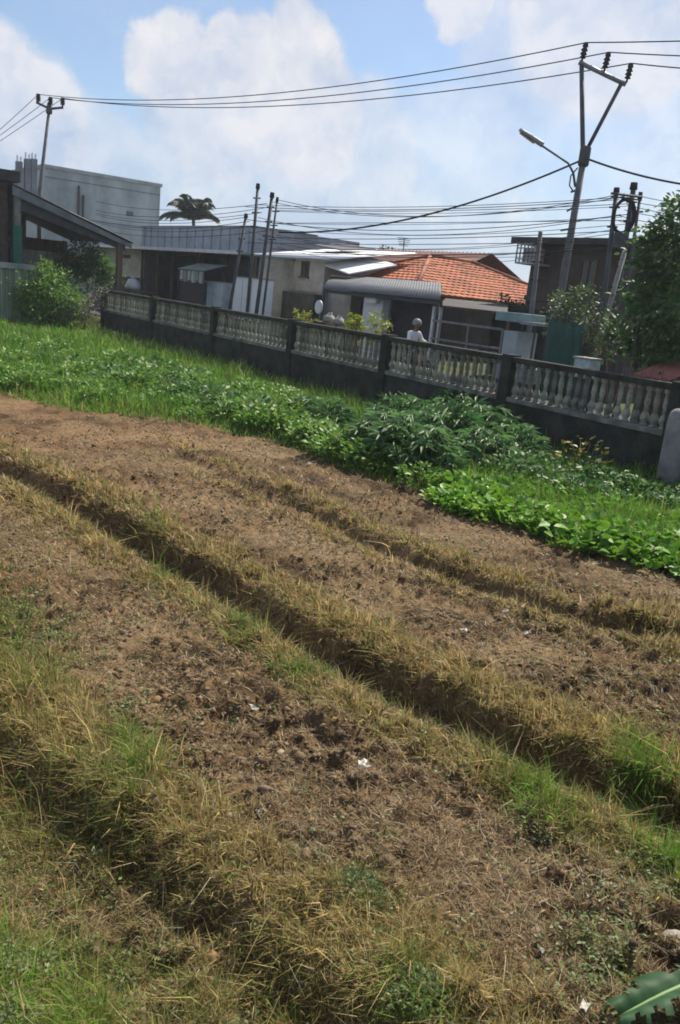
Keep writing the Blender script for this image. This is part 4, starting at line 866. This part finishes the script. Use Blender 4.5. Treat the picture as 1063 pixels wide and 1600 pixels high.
for k in range(110):
    x = rb_.uniform(-60, 660); ed = 612+.17*x if x < 440 else 690+.38*(x-440); y = ed-8-rb_.random()**1.3*(75 if x < 350 else 60)
    place('leafy_weed', wed, x, y, rb_.uniform(.55, 1.05), 'mid-green leafy weed clump in the grass towards the rounded bush' if x < 150 else ('mid-green leafy weed clump in the grass among the dark weed clumps' if x < 430 else 'mid-green leafy weed clump in the grass beside the finger-leaved shrubs'), 'weed', 'leafy weed clumps in the strip')
for k in range(26):
    x = rb_.uniform(60, 420); y = 565+.22*(x-60)+rb_.uniform(-20, 24)
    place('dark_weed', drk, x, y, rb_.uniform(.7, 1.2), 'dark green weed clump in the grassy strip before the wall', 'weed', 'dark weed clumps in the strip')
for k in range(46):
    x = rb_.uniform(790, 1120); y = 742+.16*(x-800)+rb_.uniform(-24, 32)
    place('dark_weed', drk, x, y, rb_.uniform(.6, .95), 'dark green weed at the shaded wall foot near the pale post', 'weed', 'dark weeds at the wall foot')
yl = plant('yellowleaf', 70, .12, .5, 1.0, (.10, .13, .03), (.42, .30, .03), 'diamond', 6, .3, 50)
P = field_base(905, 752); o = empty('yellowing_shrub', P, 0, 'sparse shrub with yellowing leaves against the dark wall', 'shrub'); o.scale = (.9, .9, .85); inst('foliage', yl[0], o); inst('stem', yl[1], o)
yk = plant('paleclump', 320, .075, .42, .34, (.09, .14, .05), (.19, .24, .10), 'diamond', 4, .9, 60)
for x, y, s_ in ((565, 1380, .24), (655, 1560, .30), (590, 1395, .18), (635, 1535, .22), (548, 1362, .16)):
    P = field_base(x, y); o = empty('grey_green_weed', P, 1, 'small grey-green weed tuft among the dry grass and bare soil', 'weed', 'grey-green weed tufts in the bed'); o.scale = (s_,)*3; inst('foliage', yk[0], o); inst('stem', yk[1], o)
# ------------------------------------------------------------------ grass (numpy blades)
def sample(n, rmin, rmax, amax, powr=1.0, r=rng):
    u = r.random(n); rr = rmin*(rmax/rmin)**u if powr == 1 else (rmin**powr+u*(rmax**powr-rmin**powr))**(1/powr)
    a = r.uniform(-amax, amax, n); return np.c_[np.sin(a)*rr, np.cos(a)*rr]
def blades(P, Z_, hgt, wid, lean, az, C, bend=.6, r=rng):
    n = len(P); d = np.c_[np.cos(az), np.sin(az)]; fa = az+pi/2+r.normal(0, .7, n); sx = np.c_[np.cos(fa), np.sin(fa)]*wid[:, None]*.5
    hx = hgt*np.sin(lean); hzv = hgt*np.cos(lean); V = np.zeros((n, 5, 3))
    for i, (k, wf) in enumerate(((0, 1.), (.55, .8))):
        c = P+d*(hx*k*(1-bend*.5))[:, None]
        V[:, 2*i, :2] = c-sx*wf; V[:, 2*i+1, :2] = c+sx*wf; V[:, 2*i, 2] = V[:, 2*i+1, 2] = Z_+hzv*k*1.05
    V[:, 4, :2] = P+d*(hx*(1+bend*.4))[:, None]; V[:, 4, 2] = Z_+hzv*(1-bend*.25*np.sin(lean))
    Fc = (np.arange(n)*5)[:, None, None]+np.array([(0, 1, 3), (0, 3, 2), (2, 3, 4)])[None]
    return V.reshape(-1, 3), Fc.reshape(-1, 3), np.repeat(C, 5, 0)
def gmix(n, cols, wts):                    # one colour of the list for every blade
    k = np.array([rng.choice(len(cols), p=w_/w_.sum()) for w_ in wts]) if wts.ndim == 2 and wts.shape[0] == n and n < 10 else (wts.cumsum(1)/wts.sum(1, keepdims=True) < rng.random((n, 1))).sum(1).clip(0, len(cols)-1)
    return np.clip(np.array(cols)[k]*(1+.22*rng.normal(0, 1, (n, 1))), .01, .8)
STRAW, OLIVE, GREEN, BRIGHT, BROWN, TANR = (.48, .355, .155), (.27, .235, .075), (.17, .21, .055), (.14, .27, .03), (.19, .12, .062), (.36, .225, .115)
PATCH = {'lush': [(45, 1545, 120), (10, 1480, 60), (1050, 1330, 55), (1000, 1190, 40), (840, 1245, 35), (220, 1160, 30), (650, 1550, 40)], 'green': [(50, 1540, 120), (20, 1480, 70), (200, 1170, 70), (1050, 1370, 50), (1000, 1190, 45), (830, 1250, 60), (560, 1370, 40), (650, 1540, 60), (60, 1010, 70), (20, 960, 70), (480, 1050, 40), (280, 900, 30), (960, 1500, 70), (770, 1190, 40), (380, 985, 30), (240, 800, 25)],
         'dense': [(60, 1180, 110), (180, 1220, 80), (330, 1320, 110), (450, 1420, 110), (60, 1500, 160), (250, 1520, 170), (520, 1540, 120), (700, 1480, 130), (850, 1530, 130), (980, 1340, 110), (960, 1100, 110), (1040, 1010, 70), (880, 1260, 70), (50, 800, 70), (120, 830, 60), (30, 1000, 100), (1020, 1240, 100), (990, 1460, 90), (620, 1420, 90)],
         'bare': [(330, 1100, 130), (520, 1180, 150), (380, 1220, 90), (640, 1270, 100), (830, 1010, 110), (700, 950, 90), (560, 850, 80), (380, 760, 80), (250, 1080, 90), (640, 800, 60), (470, 800, 70), (780, 1100, 0)]}
def patch(P, key):
    o_ = np.zeros(len(P))
    for x, y, r_ in PATCH[key]:
        c = atz(x, y)[:2]; e = atz(x+r_, y)[:2]; f_ = atz(x, y-r_)[:2]; rx, ry = np.linalg.norm(e-c)+1e-6, np.linalg.norm(f_-c)+1e-6
        ax = (f_-c)/ry; bx2 = np.array([ax[1], -ax[0]]); q = P-c; o_ = np.maximum(o_, np.exp(-(((q@bx2)/rx)**2+((q@ax)/ry)**2)*1.2))
    return o_
def bump(x, c, w_): return np.exp(-((x-c)/w_)**2)
P = sample(340000, 1.9, 24, radians(33)); L = layout(P)
nz = fbm(P[:, 0]*1.7, P[:, 1]*1.7, 4); nz2 = fbm(P[:, 0]*5+9, P[:, 1]*5, 3)
lip = 1.1*bump(L['d1'], .42, .24)+.95*bump(L['d1'], -.60, .26)+(1.0*bump(L['d2'], .34, .2)+.8*bump(L['d2'], -.42, .26))*sm(L['a2'], .1, 1.2)+1.0*bump(L['d3'], .55, .22)+.7*sm(-L['d3'], .25, .6)
bank = .95*bump(L['d1'], .14, .16)+.95*bump(L['d3'], .15, .3)+.8*bump(L['d2'], .1, .14)*sm(L['a2'], .8, 2.5)
floor_ = .9*bump(L['d1'], -.16, .18)*sm(nz2, .3, .5)+.9*bump(L['d3'], -.3, .35)*sm(nz2, .25, .5)
bare = patch(P, 'bare'); dens = patch(P, 'dense'); grn_ = patch(P, 'green')
wgt = lip*sm(nz, .25, .5)+bank*.9+floor_+(.22*(1-.55*bare)+.3*sm(-L['de'], .9, .1))*sm(nz, .3, .55)*(.3+sm(nz2, .35, .6))+.55*dens*sm(nz2, .3, .56)+.4*grn_*sm(nz2, .3, .5)
wgt *= np.where(bare > .35, .6, 1)*(1-sm(L['de'], -.1, .3)); wgt *= (L['t'] < -.3)
keep = np.flatnonzero(rng.random(len(P)) < np.clip(wgt, 0, 1)*.42)
cnt = np.clip(rng.poisson(3.5+8*np.clip(lip+dens, 0, 1)[keep]), 2, 16); keep = np.repeat(keep, cnt); tz = np.repeat(rng.lognormal(0, .42, len(cnt)), cnt); tc_ = np.repeat(rng.normal(0, 1, len(cnt)), cnt)
off = rng.normal(0, .022, (len(keep), 2))*np.sqrt(tz)[:, None]; P = P[keep]+off; n = len(P); r_ = np.hypot(P[:, 0], P[:, 1]); Z_ = height(P)-.015
lip, bank, dens, grn_, nz, nz2, floor_ = [a[keep] for a in (lip, bank, dens, grn_, nz, nz2, floor_)]; L = {k: v[keep] for k, v in L.items()}
g_ = np.clip(grn_*sm(nz2, .3, .6)*1.15+.22*tc_*(grn_+.25)+.25*bump(L['d1'], -.6, .3)*sm(nz2, .4, .6)+.12+.55*floor_+.2*bank*sm(tc_, -.5, 1), 0, 1)
lush = patch(P, 'lush')
wts = np.c_[(.8+.8*np.clip(lip, 0, 1))*(1-g_)*(.5+nz)*np.exp(.5*tc_)*(1-lush), .75+0*g_, .9*g_+.12, .9*np.clip(g_-.4, 0, 1)*sm(nz, .4, .6)+.02+2.6*lush, .75*(1-g_)*(1.2-nz), .3*(1-g_)*sm(-P[:, 0], -.5, 3)]
CC = gmix(n, [STRAW, OLIVE, GREEN, BRIGHT, BROWN, TANR], wts)
hg = (.028+.045*np.clip(lip, 0, 1)+.016*np.clip(dens, 0, 1)+.025*np.clip(grn_, 0, 1)+.035*bank+.03*floor_)*(.62+.38*sm(r_, 3, 5.5))*rng.lognormal(0, .3, n)*tz; wd = np.maximum(.0036, .00115*r_)*rng.lognormal(-.05, .42, n).clip(.45, 3)
az = np.arctan2(off[:, 1], off[:, 0])+rng.normal(0, .5, n); flow = (bank+lip > .5) & (rng.random(n) < .35); az = np.where(flow, radians(-128)+rng.normal(0, .7, n), az)
ln_ = np.abs(rng.normal(.75, .4, n)).clip(0, 1.5)
print('dry grass', n)
dg = np_obj('dry_grass', np_mesh('dry_grass', *blades(P, Z_, hg, wd, ln_, az, CC), GM)); tag(dg, 'dry straw and olive grass along the ditches and over the beds', 'grass', kind='stuff')
# tall single stalks
P = sample(9000, 2.0, 14, radians(33)); L = layout(P); wq = np.clip(patch(P, 'dense')+bump(L['d1'], -.5, .3)+bump(L['d3'], .4, .3), 0, 1)*(L['de'] < -.1)
P = P[rng.random(len(P)) < wq*.35]; n = len(P); r_ = np.hypot(P[:, 0], P[:, 1])
sk_ = np_obj('dry_stalks', np_mesh('dry_stalks', *blades(P, height(P)-.01, rng.uniform(.08, .22, n), np.maximum(.004, .0012*r_), np.abs(rng.normal(.6, .4, n)), rng.uniform(0, 6.28, n), gmix(n, [(.50, .42, .26), OLIVE, (.42, .40, .30)], np.ones((n, 3))), .9), GM)); tag(sk_, 'pale bent dry stalks standing above the shorter grass', 'grass', kind='stuff')
# straw, roots and stubble lying on the soil
P = sample(360000, 1.9, 16, radians(33)); L = layout(P); P = P[(L['de'] < .1) & (rng.random(len(P)) < .22+.5*sm(fbm(P[:, 0]*2.2, P[:, 1]*2.2, 3), .42, .62))]; n = len(P); r_ = np.hypot(P[:, 0], P[:, 1])
CC = gmix(n, [(.34, .25, .135), (.23, .155, .08), (.07, .047, .028), (.46, .39, .26)], np.ones((n, 4))*np.array([.3, .4, .4, .08]))
ss = np_obj('straw_litter', np_mesh('straw_litter', *blades(P, height(P)+.004, rng.uniform(.02, .085, n), np.maximum(.0034, .0011*r_), rng.uniform(.9, 1.6, n), rng.uniform(0, 6.28, n), CC, .3), GM)); tag(ss, 'brown straw and root bits lying on the bare soil', 'straw', kind='stuff')
# soil clods
ico_v = []; ph = (1+5**.5)/2
for a_, b_ in ((-1, ph), (1, ph), (-1, -ph), (1, -ph)): ico_v += [(a_, b_, 0)]
for a_, b_ in ((-1, ph), (1, ph), (-1, -ph), (1, -ph)): ico_v += [(0, a_, b_)]
for a_, b_ in ((ph, -1), (ph, 1), (-ph, -1), (-ph, 1)): ico_v += [(a_, 0, b_)]
ico_v = np.array(ico_v)/1.9; ico_f = np.array([(0, 11, 5), (0, 5, 1), (0, 1, 7), (0, 7, 10), (0, 10, 11), (1, 5, 9), (5, 11, 4), (11, 10, 2), (10, 7, 6), (7, 1, 8), (3, 9, 4), (3, 4, 2), (3, 2, 6), (3, 6, 8), (3, 8, 9), (4, 9, 5), (2, 4, 11), (6, 2, 10), (8, 6, 7), (9, 8, 1)])
P = sample(60000, 1.9, 15, radians(33)); L = layout(P); P = P[(L['de'] < 0) & (rng.random(len(P)) < .1+.8*sm(fbm(P[:, 0]*1.9+3, P[:, 1]*1.9, 3), .45, .6)*(1-.6*patch(P, 'dense')))]; n = len(P)
sz = np.minimum(rng.lognormal(-4.6, .5, n), .04); V = ico_v[None]*(1+.35*rng.normal(0, 1, (n, 12, 1)).clip(-1, 1))*sz[:, None, None]*np.array([1, 1, .75]); V = V+np.c_[P, height(P)+sz*.0][:, None]
CC = gmix(n, [tuple(soil), (.11, .078, .052), (.19, .135, .09)], np.ones((n, 3)))
clm = leaf_mat('clod_earth', .95, 0., .1)
cl = np_obj('soil_clods', np_mesh('soil_clods', V.reshape(-1, 3), ((np.arange(n)*12)[:, None, None]+ico_f[None]).reshape(-1, 3), np.repeat(CC, 12, 0), clm)); tag(cl, 'crumbled brown soil clods over the tilled beds', 'soil', kind='stuff')
# green grass of the strip
P = sample(520000, 8, 48, radians(36)); L = layout(P); nz = fbm(P[:, 0]*.8, P[:, 1]*.8, 4)
k = (L['de'] > -.15) & (L['t'] < -.18) & (rng.random(len(P)) < .55+.35*sm(nz, .35, .6)); P = P[k]; nz = nz[k]; L = {q: v[k] for q, v in L.items()}; n = len(P); r_ = np.hypot(P[:, 0], P[:, 1])
edge = sm(L['de'], -.2, .9); near_wall = sm(L['t'], -2.5, -.5)  # second mask: dull olive blades grow commoner towards the wall
wts = np.c_[.5*sm(nz, .3, .6)+.2, .5+0*nz, .25*(1-nz), .12+.5*(1-edge), .30*sm(nz, .5, .62)+.6*near_wall]
CC = gmix(n, [(.18, .36, .035), (.11, .24, .028), (.055, .14, .025), (.30, .29, .09), (.22, .25, .075)], wts)
hg = (.10+.20*edge*(.4+nz))*rng.lognormal(0, .3, n)
gg = np_obj('green_grass', np_mesh('green_grass', *blades(P, height(P, fine=False)-.03, hg, np.maximum(.006, .0011*r_)*rng.uniform(.7, 1.5, n), np.abs(rng.normal(.45, .3, n)), rng.uniform(0, 6.28, n), CC), GM)); tag(gg, 'lush bright green grass filling the strip before the wall', 'grass', kind='stuff')
print('green', n)
# ------------------------------------------------------------------ scraps, stone, banana leaf
pap = mat('paper_scrap', (.56, .53, .46), .9, .25, 30)
for x, y, wpx in ((566, 1211, 30), (727, 987, 18), (395, 1111, 18), (440, 736, 10), (484, 728, 9), (824, 990, 12), (912, 1580, 20), (790, 958, 10), (404, 1262, 10), (845, 1488, 10)):
    P_ = field_base(x, y); d_ = np.linalg.norm(P_-CAM); r0 = wpx*d_/FPX*.5; q = MB(); n_ = 5
    vs = [((i/(n_-1)-.5)*2*r0*(1-.25*random.random()), (j/3-.5)*1.1*r0*(1-.3*random.random()), .002+random.uniform(0, .7)*r0) for i in range(n_) for j in range(4)]
    q.add(vs, [(i*4+j, (i+1)*4+j, (i+1)*4+j+1, i*4+j+1) for i in range(n_-1) for j in range(3)])
    o = q.build('paper_scrap', pap, None); o.modifiers.new('solid', 'SOLIDIFY').thickness = .003; z_ = float(height(np.array([P_[:2]]))[0]); o.location = (P_[0], P_[1], float(height(np.array([P_[:2]+np.array([dx, dy]) for dx in (-r0, 0, r0) for dy in (-r0, 0, r0)])).max())+.012); o.rotation_euler = (random.uniform(-.2, .2), random.uniform(-.2, .2), random.uniform(0, 6)); tag(o, 'crumpled white paper scrap lying on the bare soil', 'paper scrap', 'paper scraps on the beds')
P_ = field_base(1056, 1470); st_ = MB(); st_.add((ico_v*(1+.25*np.random.default_rng(4).normal(0, 1, (12, 1)).clip(-1, 1)))*np.array([.085, .06, .05]), [tuple(f) for f in ico_f]); o = st_.build('pale_stone', mat('pale_stone', (.34, .30, .24), .9, .25, 8, .4), None, True); o.modifiers.new('sub', 'SUBSURF').render_levels = 1; o.location = tuple(P_+np.array([0, 0, .015])); tag(o, 'pale buff stone lying beside the big green leaf', 'stone')
# broad banana leaf lying at the lower right
tipP = field_base(965, 1600); rootP = field_base(1200, 1530); ax = rootP-tipP; Ll = np.linalg.norm(ax[:2]); ax2 = ax[:2]/Ll; pr = np.array([-ax2[1], ax2[0]])
ban = empty('banana_leaf', (tipP+rootP)/2, 0, 'large dark green banana leaf lying on the grass in the foreground corner', 'leaf'); o0 = (tipP+rootP)/2
bm_ = [leaf_mat('banana', .62, .2, .25)]
for sg_ in (-1, 1):
    q = 11; cuts = np.sort(rng.uniform(.06, .95, 9))
    nu, nv = 44, 7; V = []; C_ = []
    for i in range(nu):
        u = i/(nu-1); wdt = .19*(sin(pi*(u*.88+.06))**.6)*(1-.25*u)
        cutd = min(abs(u-c) for c in cuts); 
        for j in range(nv):
            v = j/(nv-1); p2 = tipP[:2]+ax2*Ll*u*1.0+pr*sg_*wdt*v; z_ = .05+.07*sin(pi*u)+.04*v*(1-v)*4-.08*v*v+.010*sin(u*60+v*2)*v+.02*sin(u*11+sg_)*v
            V.append((p2[0]-o0[0]-ax2[0]*.05*v, p2[1]-o0[1]-ax2[1]*.05*v, z_)); kk = rng.uniform(.85, 1.15); kk *= (.75+.35*(abs(sin(u*95+v*1.5)) ** .5)); C_.append((.032*kk, .082*kk, .032*kk))
    Fb = [(i*nv+j, (i+1)*nv+j, (i+1)*nv+j+1, i*nv+j+1) for i in range(nu-1) for j in range(nv-1) if not (j >= 2 and any(abs((i+.5)/(nu-1)-c) < .016*(j-1) for c in cuts))]
    np_obj('blade', np_mesh('blade', np.array(V), np.array(Fb), np.array(C_), bm_[0], True), ban)
MB().tube([tuple(np.r_[tipP[:2]+ax2*Ll*u-o0[:2], .05+.07*sin(pi*u)]) for u in np.linspace(0, 1.0, 12)], [.006+.013*k/11 for k in range(12)], 7).build('midrib', mat('pale_midrib', (.20, .30, .12), .5, .1), ban, True)

# small-leaved creeping weeds on the beds and in the foreground
P = sample(90000, 1.9, 14, radians(33)); L = layout(P); nq = fbm(P[:, 0]*3.1+7, P[:, 1]*3.1, 4)
k = (L['de'] < 0) & (rng.random(len(P)) < np.clip(patch(P, 'green')*.4+.22*sm(-L['d3'], -.2, .6)+.02+.2*bump(L['d1'], -.2, .2), 0, 1)*sm(nq, .42, .58)); P = P[k]; n = len(P)
cn = 7; P3 = np.repeat(np.c_[P, height(P)+rng.uniform(.0, .05, n)], cn, 0)+rng.normal(0, 1, (n*cn, 3))*np.array([.03, .03, .008]); D3_ = np.c_[rng.normal(0, 1, (n*cn, 2)), np.abs(rng.normal(.3, .3, n*cn))]
v, f, c = leaves(P3, D3_, rng.uniform(.009, .022, n*cn)*(1+.10*np.hypot(P3[:, 0], P3[:, 1])), tint(n*cn, (.10, .15, .045), .2, (.19, .22, .08)), 'diamond')
cw = np_obj('creeping_weeds', np_mesh('creeping_weeds', v, f, c, LM)); tag(cw, 'small-leaved creeping green weeds among the straw and soil', 'weeds', kind='stuff')

# thin warm-weather haze over the whole place
hb = MB().box(-1700, 1700, -420, 2600, -1.6, 13.5).build('haze', None); hb.data.materials.clear()
HM = bpy.data.materials.new('haze_air'); HM.use_nodes = True; ht = HM.node_tree; ht.nodes.clear(); pvn = ht.nodes.new('ShaderNodeVolumePrincipled'); hmo = ht.nodes.new('ShaderNodeOutputMaterial')
pvn.inputs['Color'].default_value = (.86, .92, 1, 1); pvn.inputs['Density'].default_value = .0006; pvn.inputs['Anisotropy'].default_value = .3; ht.links.new(pvn.outputs[0], hmo.inputs['Volume'])
hb.data.materials.append(HM); tag(hb, 'thin pale haze in the air over the field and houses', 'haze', kind='stuff')
